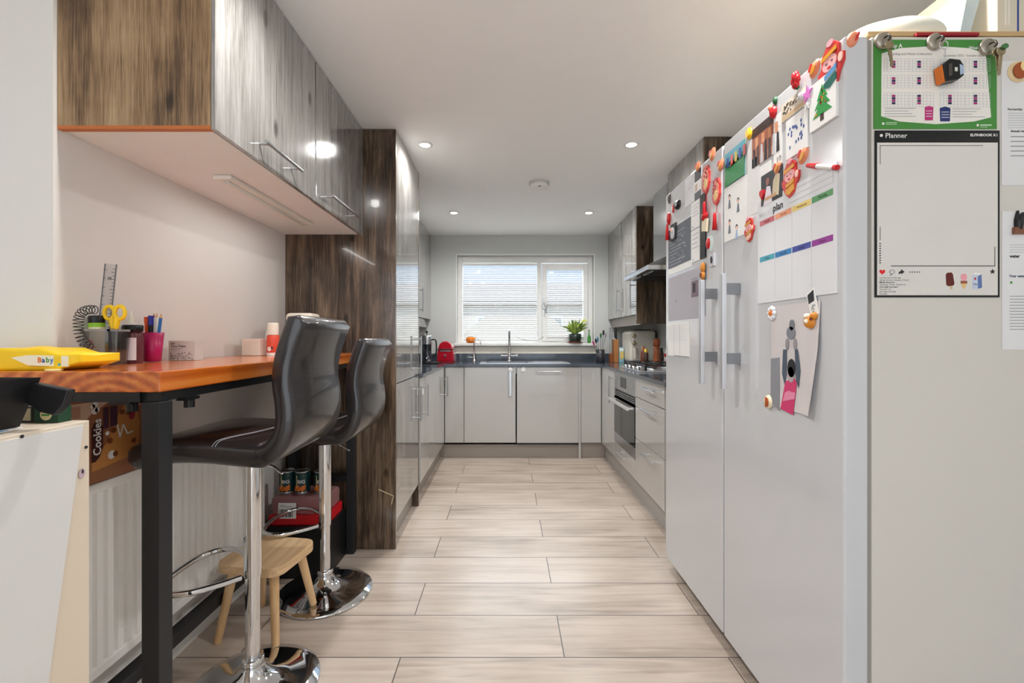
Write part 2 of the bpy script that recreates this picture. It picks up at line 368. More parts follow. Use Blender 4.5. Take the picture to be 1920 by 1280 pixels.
# outside -----------------------------------------------------------
struct(B(-40, 40, 5.6, 60, -.6, -.3).build('ground', M((150, 152, 140), .9)))
r = thing('house', 'pale terraced house with a long grey roof seen through the window', 'house', (-1, 16, -.3))
B(-9, 3.9, 16, 22, -.3, 2.4).build('wall', M((236, 230, 220), .8), r)
MB().prism([(15.7, 2.35), (19, 3.5), (22.3, 2.35)], 0, -9.3, 4.05).build('roof', M((196, 186, 176), .8), r)
for x in (-6.5, -3.6, -1.1, .9):
    f = B(x, x+1.1, 15.94, 16.02, 1.0, 1.95).build('window', M((245, 245, 245), .5), r)
    B(x+.08, x+1.02, 15.93, 15.95, 1.08, 1.87).build('pane', M((150, 160, 170), .2), f)
r = thing('house', 'neighbouring house gable visible in the narrow right pane', 'house', (3.6, 15, -.3))
B(4.3, 11.4, 15, 21, -.3, 2.1).build('wall', M((238, 234, 226), .8), r)
MB().prism([(14.7, 2.05), (18, 3.6), (21.3, 2.05)], 0, 4.15, 11.6).build('roof', M((176, 172, 170), .8), r)
B(5.0, 6.6, 14.94, 15.02, .9, 1.7).build('window', M((170, 178, 186), .25), r)
r = thing('garage', 'low garage with a shallow hipped roof outside the window', 'garage', (.1, 9.5, -.3))
B(-.9, 1.4, 9.5, 12, -.3, 1.05).build('wall', M((230, 224, 212), .8), r)
MB().add([(-1.15, 9.3, 1.05), (1.6, 9.3, 1.05), (1.6, 12.2, 1.05), (-1.15, 12.2, 1.05), (-.5, 10.8, 1.72), (1.0, 10.8, 1.72)], [(0, 1, 5, 4), (1, 2, 5), (2, 3, 4, 5), (3, 0, 4), (3, 2, 1, 0)]).build('roof', M((190, 180, 160), .8), r)
tag(B(-12, 12, 7.6, 7.68, -.3, .95).build('garden_fence', M((200, 186, 164), .8)), 'low timber garden fence outside the window', 'fence')

# ------------------------------------------------------------------ cabinets
def hbar(m, p0, p1, nrm, off=.032, r=.006, inset=.02):
    """bar handle: a rod from p0 to p1 on the door face, held off along nrm"""
    p0, p1, nrm = Vector(p0), Vector(p1), Vector(nrm); d = (p1-p0).normalized()
    m.tube([p0+nrm*off, p1+nrm*off], r, 10)
    for q in (p0+d*inset, p1-d*inset): m.tube([q, q+nrm*off], r*.75, 8)
    return m
XP, XM, YM = (1, 0, 0), (-1, 0, 0), (0, -1, 0)

# left wall units over the table
UB, UF = 1.714, -.785
r = thing('wall_cabinet', 'rustic wood wall cabinet over the breakfast table, nearest the camera, with brown end panel', 'cabinet', (-1.0, 1.52, UB))
B(WL+.001, UF-.022, 1.222, 1.836, UB+.001, H-.002).build('carcass', M((237, 236, 234), .5), r)
e = MB().use(BROWN).box(WL+.001, UF-.013, 1.204, 1.221, UB+.006, H-.002); e.use(M((190, 108, 52), .5)).box(WL+.001, UF-.013, 1.204, 1.221, UB-.003, UB+.006); e.build('end_panel', None, r)
dn = B(UF-.012, UF, 1.205, 1.832, UB-.004, H-.006, .0015).build('door', GLOSSW, r); hbar(MB(), (UF, 1.40, UB+.05), (UF, 1.645, UB+.05), XP).build('handle', STEEL, dn)
r = thing('wall_cabinet', 'rustic wood wall cabinet over the table, beside the tall unit', 'cabinet', (-1.0, 2.14, UB))
B(WL+.001, UF-.022, 1.8365, 2.44, UB+.001, H-.002).build('carcass', M((237, 236, 234), .5), r)
B(UF-.0215, UF-.0205, 1.832, 1.844, UB+.001, H-.006).build('gap_shade', BLACK, r)  # black strip painting the shade in the gap between the two doors
dn = B(UF-.02, UF, 1.842, 2.438, UB-.004, H-.006, .0015).build('door', GLOSSW, r); hbar(MB(), (UF, 1.93, UB+.05), (UF, 2.27, UB+.05), XP).build('handle', STEEL, dn)
light('cabinet_light', 'AREA', (-.985, 1.87, UB-.02), (0, 0, 0), .8, (1, .96, .92), .03, .62)  # unlit strip given an added area light to brighten the wall below
r = thing('cabinet_light', 'slim white strip light under the wall cabinet above the table', 'light', (-.985, 1.87, UB-.016))
m = MB().box(-1.02, -.955, 1.55, 2.2, UB-.014, UB, .003); m.build('housing', M((232, 228, 220), .4), r)
B(-.995, -.975, 1.57, 2.18, UB-.017, UB-.013).build('diffuser', M((205, 212, 208), .2), r)

# tall larder unit
TF, T0, T1 = -.6076, 2.442, 3.085
r = thing('tall_cabinet', 'floor to ceiling rustic wood cabinet between the breakfast table and the left worktop', 'cabinet', (-.9, 2.76, 0))
B(WL+.001, TF, T0, T0+.018, .001, H-.003).build('side_panel', PANELD, r)
B(WL+.001, TF, T1-.018, T1, .001, H-.003).build('side_panel', PANELD, r)
B(WL+.001, TF-.024, T0+.019, T1-.019, .15, H-.004).build('carcass', M((70, 62, 54), .5), r)
B(TF-.06, TF-.045, T0+.019, T1-.019, .002, .149).build('plinth', PLIN, r)
up = B(TF-.022, TF-.001, T0+.02, T1-.02, .902, H-.006, .001).build('door', GLOSSW, r); hbar(MB(), (TF, 3.0, .93), (TF, 3.0, 1.165), XP).build('handle', STEEL, up)
lo = B(TF-.022, TF-.001, T0+.02, T1-.02, .152, .897, .001).build('door', GLOSSW, r); hbar(MB(), (TF, 3.0, .60), (TF, 3.0, .83), XP).build('handle', STEEL, lo)
tag(MB().tube([(TF-.01, 2.431, .295), (TF-.045, 2.430, .31), (TF-.09, 2.431, .33)], .003, 6).tube([(TF-.01, 2.431, .295), (TF-.02, 2.430, .25)], .003, 6).build('string', M((190, 176, 140), .8)), 'short pale string stuck low on the tall cabinet end panel', 'string')

WT0, WT1, DT, DB = .88, .905, .876, .152
LF, RF, BF = -.60, .905, 4.294
def base(name, label, loc): return thing(name, label, 'cabinet', loc)
def doorX(r, face, nrm, y0, y1, z0, z1, h=None):
    a, b2 = (face-.02, face) if nrm > 0 else (face, face+.02)
    d = B(a, b2, y0+.0015, y1-.0015, z0, z1, .0015).build('door', CASH, r)
    if h: hbar(MB(), (face, h[0], h[1]), (face, h[2], h[3]), (nrm, 0, 0), off=.034).build('handle', STEEL, d)
    return d
# left run
r = base('base_cabinet', 'glossy grey base cabinet on the left next to the tall rustic unit', (-.9, 3.38, .15)); B(WL+.001, LF-.021, 3.087, 3.684, .15, DT).build('carcass', PLIN, r)
d = doorX(r, LF, 1, 3.10, 3.684, DB, DT, (3.19, .60, 3.19, .82))
B(LF, LF+.012, 3.13, 3.155, .755, .80, .003).build('child_lock', WHITE, d)
r = base('base_cabinet', 'glossy grey base cabinet in the left back corner below the coffee press', (-.9, 3.98, .15)); B(WL+.001, LF-.021, 3.686, 4.29, .15, DT).build('carcass', PLIN, r)
doorX(r, LF, 1, 3.686, 4.285, DB, DT, (4.23, .60, 4.23, .79))
# right run
r = base('base_cabinet', 'narrow glossy corner cabinet door left of the oven', (1.2, 4.03, .15)); B(RF+.021, WR-.001, 3.778, 4.29, .15, DT).build('carcass', PLIN, r)
doorX(r, RF, -1, 3.778, 4.285, DB, DT, (3.83, .60, 3.83, .83))
r = base('drawer_cabinet', 'glossy grey three drawer cabinet between the oven and the fridge', (1.2, 2.87, .15)); B(RF+.021, WR-.001, 2.575, 3.166, .15, DT).build('carcass', PLIN, r)
for z0, z1 in ((.742, DT), (.45, .738), (DB, .446)):
    d = B(RF, RF+.02, 2.577, 3.164, z0, z1, .0015).build('drawer', CASH, r); hbar(MB(), (RF, 2.70, z1-.05), (RF, 2.93, z1-.05), XM, off=.034).build('handle', CHROME, d)
tag(B(RF+.004, WR-.001, 2.515, 2.573, .001, DT).build('end_panel', CASH), 'glossy grey end panel closing the right run beside the fridge', 'panel')
# oven
r = thing('oven', 'built-in stainless steel oven under the gas hob', 'oven', (1.2, 3.47, .15))
B(RF+.025, WR-.001, 3.17, 3.774, .29, DT).build('body', BLACK, r)
m = MB().use(STEEL).box(RF-.002, RF+.024, 3.172, 3.772, .735, DT, .002); m.build('control_panel', None, r)
B(RF-.004, RF-.002, 3.41, 3.57, .765, .845).build('display', GLASSD, r)
m = MB()
for y in (3.24, 3.27): m.lathe((RF-.002, y, .80), [(.004, 0), (.004, .004)], 10, XM)
m.build('button', STEEL, r)
m = MB().use(BLACK).box(RF+.004, RF+.022, 3.172, 3.772, .675, .733).use(STEEL)
for z in (.685, .70, .715): m.box(RF, RF+.006, 3.19, 3.755, z, z+.004)
m.build('vent', None, r)
d = MB().use(GLASSD).box(RF-.004, RF+.022, 3.172, 3.772, .375, .672).box(RF-.004, RF+.022, 3.172, 3.772, .66, .672)
d.use(STEEL).box(RF-.004, RF+.022, 3.172, 3.772, .295, .374); d = d.build('door', None, r)
m = MB().box(RF-.058, RF-.040, 3.18, 3.765, .635, .66, .004); m.box(RF-.045, RF-.003, 3.20, 3.225, .64, .655); m.box(RF-.045, RF-.003, 3.72, 3.745, .64, .655); m.build('handle', M((228, 228, 228), .2, metal=.6), d)
d = B(RF, RF+.02, 3.172, 3.772, DB, .288, .0015).build('drawer', CASH, r); hbar(MB(), (RF, 3.35, .245), (RF, 3.58, .245), XM, off=.034).build('handle', CHROME, d)
# back run
def backdoor(name, label, x0, x1, part='door', ztop=DT):
    r = thing(name, label, 'cabinet', ((x0+x1)/2, 4.6, .15)); B(x0+.001, x1-.001, BF+.021, 4.90, .15, ztop).build('carcass', PLIN, r)
    return r, B(x0+.0015, x1-.0015, BF, BF+.02, DB, DT, .0015).build(part, CASH, r)
backdoor('filler_cabinet', 'narrow glossy filler front in the left back corner', -.598, -.415, 'front_panel')
r, d = backdoor('sink_cabinet', 'glossy grey single door cabinet under the sink', -.413, .082, ztop=.79)
m = MB().box(.018, .042, BF-.03, BF-.022, .60, .85, .002); m.box(.024, .036, BF-.024, BF, .62, .635); m.box(.024, .036, BF-.024, BF, .81, .825); m.build('handle', STEEL, d)
m = MB().lathe((.03, BF-.034, .855), [(.02, 0), (.02, .008), (.014, .012)], 20, YM); m.build('child_lock', WHITE, d)
r = thing('dishwasher', 'integrated dishwasher with glossy grey front beside the sink cabinet', 'dishwasher', (.385, 4.6, .1))
B(.092, .683, BF+.021, 4.88, .13, DT).build('body', BLACK, r); d = B(.0925, .6835, BF-.002, BF+.02, .150, DT, .0015).build('door', CASH, r)
hbar(MB(), (.27, BF-.002, .835), (.51, BF-.002, .835), YM, off=.034).build('handle', STEEL, d)
MB().lathe((.155, BF-.003, .852), [(.026, 0), (.026, .008), (.018, .012)], 20, YM).build('child_lock', WHITE, d)
tag(B(.685, .706, BF-.002, 4.88, .001, DT).build('end_panel', CASH), 'slim glossy upright panel right of the dishwasher', 'panel')
backdoor('filler_cabinet', 'narrow glossy filler front in the right back corner', .708, .903, 'front_panel')
m = MB().box(LF-.05, .684, BF+.045, BF+.06, .001, .125); tag(m.build('plinth', PLIN), 'grey plinth below the sink cabinet and dishwasher', 'plinth')
tag(B(.707, RF+.04, BF+.035, BF+.05, .001, .149).build('plinth', PLIN), 'short grey plinth in the right back corner', 'plinth')
tag(B(LF-.065, LF-.05, 3.087, BF+.044, .001, .149).build('plinth', PLIN), 'grey plinth along the left base cabinets', 'plinth')
tag(B(RF+.042, RF+.055, 2.575, BF+.034, .001, .149).build('plinth', M((168, 164, 160), .25)), 'grey plinth along the right base cabinets below the oven', 'plinth')

# worktop (U shape with the bowl cut out)
sx0, sx1, sy0, sy1 = -.22, .22, 4.42, 4.80
m = MB(); m.box(WL+.001, LF+.02, 3.087, 4.929, WT0, WT1); m.box(RF-.025, WR-.001, 2.50, 4.929, WT0, WT1)
m.box(LF+.02, sx0, BF-.018, 4.929, WT0, WT1); m.box(sx1, RF-.025, BF-.018, 4.929, WT0, WT1); m.box(sx0, sx1, BF-.018, sy0, WT0, WT1); m.box(sx0, sx1, sy1, 4.929, WT0, WT1)
tag(m.build('worktop', STONE), 'dark grey stone worktop running round three sides of the kitchen', 'worktop')
r = thing('sink', 'stainless steel inset sink with drainer in front of the window', 'sink', (.1, 4.61, .905))
m = MB(); zt = WT1+.004; e = .012
m.box(sx0-.05, sx0+e, sy0-.04, sy1+.05, WT1, zt); m.box(sx1-e, .62, sy0-.04, sy1+.05, WT1, zt); m.box(sx0+e, sx1-e, sy0-.04, sy0+e, WT1, zt); m.box(sx0+e, sx1-e, sy1-e, sy1+.05, WT1, zt)
for i in range(8): m.box(.27, .58, 4.44+i*.045, 4.452+i*.045, zt, zt+.003)
m.build('drainer', STEEL, r)
m = MB(); zb = .80; m.box(sx0+.004, sx1-.004, sy0+.004, sy1-.004, zb, zb+.004); m.box(sx0+.004, sx0+e, sy0+.004, sy1-.004, zb, zt-.001); m.box(sx1-e, sx1-.004, sy0+.004, sy1-.004, zb, zt-.001); m.box(sx0+e, sx1-e, sy0+.004, sy0+e, zb, zt-.001); m.box(sx0+e, sx1-e, sy1-e, sy1-.004, zb, zt-.001)
m.build('bowl', STEEL, r)
# mixer tap
r = thing('kitchen_tap', 'tall chrome mixer tap with two cross levers behind the sink', 'tap', (.023, 4.865, .905))
MB().lathe((.023, 4.865, .9055), [(.028, 0), (.028, .01), (.02, .02), (.018, .09)], 20).build('body', CHROME, r)
MB().tube([(.023, 4.865, .99), (.023, 4.865, 1.20), (.023, 4.85, 1.225), (.023, 4.80, 1.235), (.023, 4.72, 1.225), (.023, 4.70, 1.20)], .0125, 14).build('spout', CHROME, r)
for s_ in (-1, 1): MB().tube([(.023+.015*s_, 4.865, .965), (.023+.085*s_, 4.865, .965)], .012, 12).lathe((.023+.07*s_, 4.865, .965), [(.018, 0), (.018, .02)], 16, (s_, 0, 0)).build('lever', CHROME, r)
r = thing('filter_tap', 'slim chrome filter tap with a hooked spout left of the mixer', 'tap', (-.36, 4.865, .905))
MB().lathe((-.36, 4.865, .9055), [(.022, 0), (.022, .006), (.014, .012), (.012, .08)], 18).build('body', CHROME, r)
pts = [(-.36, 4.865, .98), (-.36, 4.865, 1.10)]+[(-.325-.035*math.cos(t), 4.86, 1.11+.035*math.sin(t)) for t in [PI*i/8 for i in range(0, 9)]]+[(-.29, 4.86, 1.085)]
MB().tube(pts, .006, 10).build('spout', CHROME, r)
MB().tube([(-.37, 4.865, .945), (-.43, 4.86, .95)], .006, 10).build('lever', CHROME, r)
# far left wall unit
r = thing('wall_cabinet', 'rustic gloss wall cabinet on the left beyond the tall unit', 'cabinet', (-1.03, 4.5, 1.36))
B(WL+.001, -.867, 3.60, 4.948, 1.362, H-.003).build('carcass', CREAM, r)
for y0, y1, hy in ((3.60, 4.27, 3.66), (4.273, 4.945, 4.33)):
    d = B(-.865, -.845, y0, y1, 1.36, H-.006, .001).build('door', GLOSSW, r); hbar(MB(), (-.845, hy, 1.41), (-.845, hy, 1.64), XP).build('handle', STEEL, d)
B(-.90, -.882, 3.60, 4.945, 1.27, 1.3615).build('pelmet', GLOSSW, r)
# right wall units
r = thing('wall_cabinet', 'rustic gloss wall cabinet on the right between window and hood, dark end panel', 'cabinet', (1.3, 4.4, 1.36))
B(1.137, WR-.001, 3.88, 4.948, 1.362, H-.003).build('carcass', CREAM, r)
B(1.115, WR-.001, 3.86, 3.879, 1.277, H-.003).build('end_panel', PANELD, r)
for y0, y1, hy in ((3.882, 4.372, 3.95), (4.385, 4.946, 4.44)):
    d = B(1.115, 1.135, y0, y1, 1.36, H-.006, .001).build('door', GLOSSW, r); hbar(MB(), (1.115, hy, 1.41), (1.115, hy, 1.64), XM).build('handle', STEEL, d)
B(1.15, 1.168, 3.88, 4.946, 1.27, 1.3615).build('pelmet', PLIN, r)
r = thing('wall_cabinet', 'rustic wood wall cabinet on the right showing above the far fridge', 'cabinet', (1.3, 2.8, 1.5))
B(1.137, WR-.001, 2.555, 3.11, 1.5, H-.003).build('carcass', CREAM, r); B(1.115, WR-.001, 2.535, 2.554, 1.49, H-.003).build('end_panel', PANELD, r)
B(1.115, 1.135, 2.556, 3.108, 1.495, H-.006, .001).build('door', GLOSSW, r)
# cooker hood
r = thing('cooker_hood', 'stainless steel chimney cooker hood over the gas hob', 'hood', (1.25, 3.5, 1.63))
MB().box(1.17, WR-.001, 3.28, 3.585, 1.74, H-.001, .001).build('chimney', M((200, 203, 206), .14, metal=.9), r)
m = MB().use(STEEL).box(1.0, WR-.001, 3.19, 3.84, 1.64, 1.675, .003)
m.add([(1.0, 3.19, 1.675), (1.0, 3.84, 1.675), (WR-.001, 3.84, 1.675), (WR-.001, 3.19, 1.675), (1.16, 3.27, 1.75), (1.16, 3.60, 1.75), (WR-.001, 3.60, 1.75), (WR-.001, 3.27, 1.75)], [(0, 1, 5, 4), (1, 2, 6, 5), (2, 3, 7, 6), (3, 0, 4, 7), (4, 5, 6, 7)])
m.build('canopy', None, r)
m = MB().use(M((52, 56, 60), .3, metal=.6))
for y in (3.25, 3.55):
    m.box(1.06, 1.42, y, y+.24, 1.634, 1.6405)
m.build('filter', None, r)
m = MB().use(M((228, 226, 222), .7)); m.lathe((1.21, 3.10, 1.512), [(.012, .14), (.03, .12), (.06, .06), (.075, .02), (.06, 0), (.0, 0)], 20)
m.use(INK)
for i in range(10):
    t = i*2*PI/10; m.ball((1.21+.064*math.cos(t), 3.10+.064*math.sin(t), 1.566+.012*(i % 2)), .008, .008, .008, 1)
o = m.build('cloth_cover', None); tag(o, 'patterned grey and white fabric hanging at the near end of the cooker hood', 'cloth')
m = MB().tube([(1.21, 3.10, 1.65), (1.21, 3.17, 1.66), (1.21, 3.195, 1.66)], .002, 6); m.build('loop', INK, o); o.children[0].parent = o

# hob
r = thing('gas_hob', 'four burner steel gas hob on the right worktop', 'hob', (1.2, 3.5, .905))
B(.955, 1.43, 3.22, 3.80, WT1+.0005, WT1+.010, .002).build('plate', M((214, 216, 218), .18, metal=.7), r)
zz = WT1+.01
for (x, y, q) in ((1.09, 3.36, .045), (1.31, 3.36, .035), (1.09, 3.66, .035), (1.31, 3.66, .052)):
    m = MB().use(STEEL).lathe((x, y, zz), [(q, 0), (q, .008), (q*.8, .012)], 20).use(BLACK).lathe((x, y, zz+.012), [(q*.8, 0), (q*.75, .007)], 20); m.build('burner', None, r)
for y in (3.235, 3.525):
    m = MB().use(BLACK); y2 = y+.26
    for p, q in (((1.0, y), (1.41, y)), ((1.0, y2), (1.41, y2)), ((1.0, y), (1.0, y2)), ((1.41, y), (1.41, y2)), ((1.205, y), (1.205, y2))): m.tube([(p[0], p[1], zz+.036), (q[0], q[1], zz+.036)], .006, 6)
    for cx in (1.09, 1.31):
        for dx, dy in ((.07, 0), (-.07, 0), (0, .10), (0, -.10)): m.tube([(cx+dx*.35, y+.13+dy*.3, zz+.042), (cx+dx*1.1, y+.13+dy*1.1, zz+.042)], .005, 6)
    for x in (1.0, 1.41):
        for q in (y, y2): m.box(x-.008, x+.008, q-.008, q+.008, zz, zz+.038)
    m.build('pan_support', None, r)
for i in range(4): MB().lathe((.975, 3.34+i*.11, zz), [(.016, 0), (.015, .022), (.012, .024)], 16).build('knob', STEEL, r)

# ------------------------------------------------------------------ breakfast table
r = thing('breakfast_table', 'high breakfast table with thick varnished orange wood top on a black steel frame', 'table', (-1.0, 1.7, 0))
TZ = 1.072; TX = -.795
m = MB().prism([(TX, 1.026), (TX, 2.436), (WL+.001, 2.436), (WL+.001, 1.192), (-1.36, 1.192), (-1.36, 1.026)], 2, TZ-.048, TZ); m.build('tabletop', OAK, r, bevel=.003)
m = MB(); zf = TZ-.0485
m.box(TX-.05, TX-.008, 1.04, 2.42, zf-.022, zf); m.box(-1.32, TX-.05, 1.03, 1.065, zf-.022, zf); m.box(WL+.03, WL+.06, 1.065, 2.42, zf-.022, zf); m.build('top_frame', BLACK, r)
def tleg(x, y): return B(x, x+.04, y, y+.042, .001, zf-.0225, .001).build('leg', M((30, 31, 34), .5), r)
tleg(TX-.041, 1.024); tleg(TX-.062, 2.385); tleg(-1.165, 2.385); 
B(-1.128, -1.10, 1.03, 1.058, .001, zf-.0225).build('leg', BLACK, r)
B(-1.125, -1.085, 1.0585, 2.385, .14, .18).build('stretcher', BLACK, r)
B(-1.123, -.86, 2.39, 2.42, .385, .42).build('crossbar', BLACK, r); B(-1.123, -.86, 2.39, 2.42, .03, .07).build('crossbar', BLACK, r)
for x, y in ((-.90, 1.045), (-.775-.0, 1.11)):
    m = MB().box(x-.03 if x < -.8 else x-.045, x+.02 if x < -.8 else x-.021, y, y+.05, zf-.030, zf-.0225).lathe((x-.0 if x < -.8 else x-.034, y+.03, zf-.05), [(.012, 0), (.012, .02)], 12); m.build('bracket', BLKPL, r)

# ------------------------------------------------------------------ radiator
r = thing('radiator', 'white panel radiator on the left wall under the breakfast table', 'radiator', (-1.17, 1.66, .2))
R0, R1, RZ0, RZ1 = 1.205, 2.10, .21, .750
vs = []; n = 0; ys = []; y = R0+.02; pts = [(-1.135, R0+.004)]
k = 0
while y < R1-.02:
    pts += [(-1.135, y), (-1.146, y+.004), (-1.146, y+.011), (-1.135, y+.015)]; y += .0335
pts += [(-1.135, R1-.004), (-1.155, R1-.004), (-1.155, R0+.004)]
RADM = M((240, 239, 236), .35, name='radiator_white')
m = MB(); m.prism(pts, 2, RZ0+.03, RZ1-.03); m.box(-1.155, -1.132, R0+.002, R1-.002, RZ0, RZ0+.03, .004); m.box(-1.155, -1.132, R0+.002, R1-.002, RZ1-.03, RZ1-.002, .004); m.build('front_panel', RADM, r)
B(-1.20, -1.156, R0, R1, RZ1-.01, RZ1).build('top_grille', RADM, r); B(-1.205, -1.156, R0, R0+.004, RZ0+.01, RZ1-.01).build('side_cover', RADM, r); B(-1.205, -1.156, R1-.004, R1, RZ0+.01, RZ1-.01).build('side_cover', RADM, r)
m = MB().tube([(-1.18, R1+.001, RZ0+.03), (-1.18, R1+.04, RZ0+.03)], .009, 10).tube([(-1.18, R1+.04, RZ0+.04), (-1.18, R1+.04, .002)], .007, 10).lathe((-1.18, R1+.04, RZ0+.03), [(.016, 0), (.018, .03), (.012, .06)], 16); m.build('valve', WHITE, r)

# ------------------------------------------------------------------ bar stools
def slab(path, half, yc, wid, rr=.03, n=9):
    """upholstered slab: path in XZ with half thickness, pushed across Y with soft edges"""
    P = [Vector((p[0], 0, p[1])) for p in path]
    # resample with smoothing (Catmull-Rom)
    Q = []
    for i in range(len(P)-1):
        p0 = P[max(i-1, 0)]; p1 = P[i]; p2 = P[i+1]; p3 = P[min(i+2, len(P)-1)]
        for k in range(4):
            t = k/4; Q.append(.5*((2*p1)+(p2-p0)*t+(2*p0-5*p1+4*p2-p3)*t*t+(3*p1-p0-3*p2+p3)*t**3))
    Q.append(P[-1]); m = MB(); N = len(Q); rings = []
    L = [0]
    for i in range(1, N): L.append(L[-1]+(Q[i]-Q[i-1]).length)
    tot = L[-1]
    offs = [rr*(1-math.cos(PI/2*k/4)) for k in range(5)]
    stations = [(-wid/2+o, math.sin(PI/2*k/4)) for k, o in enumerate(offs)]+[(0, 1.03)]+[(wid/2-o, math.sin(PI/2*k/4)) for k, o in list(enumerate(offs))[::-1]]
    vs = []
    for (dy, f) in stations:
        up = []; dn = []
        for i in range(N):
            d = (Q[min(i+1, N-1)]-Q[max(i-1, 0)]).normalized(); nn = Vector((-d.z, 0, d.x))
            e = min(L[i], tot-L[i])/rr; g = math.sqrt(max(0, 1-(1-min(1, e))**2)); g = max(g, .12)
            shrink = (1-f)*rr*.9
            c = Q[i].copy()
            if L[i] < .06: c += d*shrink*(1-L[i]/.06)
            if tot-L[i] < .06: c -= d*shrink*(1-(tot-L[i])/.06)
            h = half*g*max(f, .18)
            up.append(c+nn*h+Vector((0, yc+dy, 0))); dn.append(c-nn*h+Vector((0, yc+dy, 0)))
        vs.append(up+dn[::-1])
    K = 2*N; allv = [v for ring in vs for v in ring]
    fs = [(a*K+i, a*K+(i+1) % K, (a+1)*K+(i+1) % K, (a+1)*K+i) for a in range(len(vs)-1) for i in range(K)]
    fs += [tuple(range(K))[::-1], tuple((len(vs)-1)*K+i for i in range(K))]
    m.add(allv, fs, True); return m
SXc, SYc = -.835, 1.47
st = thing('bar_stool', 'black leather swivel bar stool on chrome pedestal, nearest the camera', 'stool', (SXc, SYc, 0), 'bar stools along the breakfast table')
slab([(-1.095, .795), (-1.04, .812), (-.95, .822), (-.86, .820), (-.78, .812), (-.72, .808), (-.69, .812)], .036, SYc, .38, rr=.022).build('seat', LEATH, st)
slab([(-.735, .808), (-.69, .815), (-.657, .85), (-.641, .90), (-.642, .96), (-.650, 1.02), (-.645, 1.08), (-.628, 1.14), (-.600, 1.215)], .030, SYc, .38, rr=.015).build('backrest', LEATH, st)
m = MB()
for o_ in (0, .009): m.tube(smooth([(-.845+o_, 1.2815, .838), (-.836+o_, 1.292, .853), (-.815+o_, 1.33, .8575), (-.785+o_, 1.40, .857), (-.765+o_, 1.50, .856), (-.752+o_, 1.62, .855)]), .0012, 6)
m.build('stitching', M((170, 168, 176), .5), st)
MB().lathe((SXc, SYc, .0), [(.0, .745), (.06, .745), (.075, .765), (.09, .785)], 20).build('seat_plate', BLACK, st)
MB().lathe((SXc, SYc, .0), [(.026, .372), (.027, .376), (.027, .748)], 28).build('outer_column', CHROME, st)
MB().lathe((SXc, SYc, .0), [(.0225, .085), (.0225, .372)], 28).build('inner_column', CHROME, st)
MB().lathe((SXc, SYc, .0), [(.0225, .105), (.031, .105), (.034, .10), (.034, .085), (.031, .080), (.036, .076), (.036, .068)], 28).build('collar', CHROME, st)
MB().lathe((SXc, SYc, .0), [(0, .001), (.205, .001), (.207, .006), (.203, .011), (.16, .018), (.11, .027), (.07, .042), (.045, .062), (.036, .075)], 56).build('base', CHROME, st)
pts = [(SXc-.02, SYc+.030, .40), (SXc-.06, SYc+.07, .40), (SXc-.12, SYc+.12, .398), (SXc-.18, SYc+.135, .394), (SXc-.225, SYc+.10, .391), (SXc-.24, SYc+.0, .39), (SXc-.225, SYc-.10, .389), (SXc-.18, SYc-.135, .386), (SXc-.12, SYc-.12, .382), (SXc-.06, SYc-.07, .38), (SXc-.02, SYc-.030, .38)]
MB().tube(smooth(pts), .0095, 12).build('footrest', CHROME, st)
MB().tube([(SXc+.03, SYc-.02, .752), (SXc+.10, SYc-.06, .745), (SXc+.135, SYc-.075, .728)], .004, 8).build('lever', CHROME, st)
s2 = dup(st, (-.825, 2.03, 0), 'black leather swivel bar stool on chrome pedestal, standing by the tall rustic cabinet')
for c in s2.children:
    if c.name.split('.')[0] in ('seat', 'backrest', 'stitching', 'seat_plate', 'outer_column', 'footrest', 'lever'): c.location.z -= .067

# ------------------------------------------------------------------ small wooden stool
r = thing('step_stool', 'small pale wooden stool with rounded seat between the bar stools', 'stool', (-.955, 1.82, 0))
ca, sa = math.cos(math.radians(-9)), math.sin(math.radians(-9)); cx, cy = -.955, 1.79
def rot(x, y): return (cx+x*ca-y*sa, cy+x*sa+y*ca)
out = []
for (qx, qy, a0) in ((1, 1, 0), (-1, 1, 90), (-1, -1, 180), (1, -1, 270)):
    for k in range(7):
        t = math.radians(a0+15*k); out.append(rot(qx*(.135-.05)+.05*math.cos(t), qy*(.13-.05)+.05*math.sin(t)))
MB().prism(out, 2, .265, .300).build('seat', PINE, r, bevel=.004)
for (x, y) in ((.085, -.08), (-.085, -.08), (.085, .08), (-.085, .08)):
    p = rot(x, y); q = rot(x*1.42, y*1.5); zf_ = {(1, 1): .030, (1, -1): .014}.get((x > 0 and 1, 1 if y > 0 else -1), .001); MB().tube([(q[0], q[1], zf_), (p[0], p[1], .266)], [.0135, .018], 16).build('leg', PINEZ, r)

# ------------------------------------------------------------------ under the table, far end: tins
r = thing('storage_crate', 'black storage crate on the floor at the far end of the table', 'crate', (-1.02, 2.2, 0))
m = MB().box(-1.17, -.86, 2.14, 2.384, .001, .02); m.box(-1.17, -1.155, 2.14, 2.384, .02, .238); m.box(-.875, -.86, 2.14, 2.384, .02, .238); m.box(-1.155, -.875, 2.14, 2.155, .02, .238); m.box(-1.155, -.875, 2.369, 2.384, .02, .238); m.build('body', BLKPL, r)
B(-1.165, -.862, 2.145, 2.382, .2385, .244).build('lid', M((36, 38, 40), .4), r)
zc = .2445
r = thing('tin_multipack', 'red shrink wrapped multipack of tins with a white barcode label', 'multipack', (-1.02, 2.26, zc))
B(-1.155, -.87, 2.165, 2.365, zc, zc+.05, .006).build('tray', RED, r)
B(-1.148, -.877, 2.17, 2.36, zc+.045, zc+.135, .02).build('wrap', M((178, 130, 130), .15, alpha=.6), r)
P = lambda u, v, h: (u, 2.165-h, v)
m = MB().use(WHITE).rc(P, -1.105, zc+.035, -1.02, zc+.11, .0, .003).use(INK)
for i in range(11): m.rc(P, -1.099+i*.006, zc+.042, -1.0965+i*.006+.0012*(i % 3), zc+.08, .003, .0034)
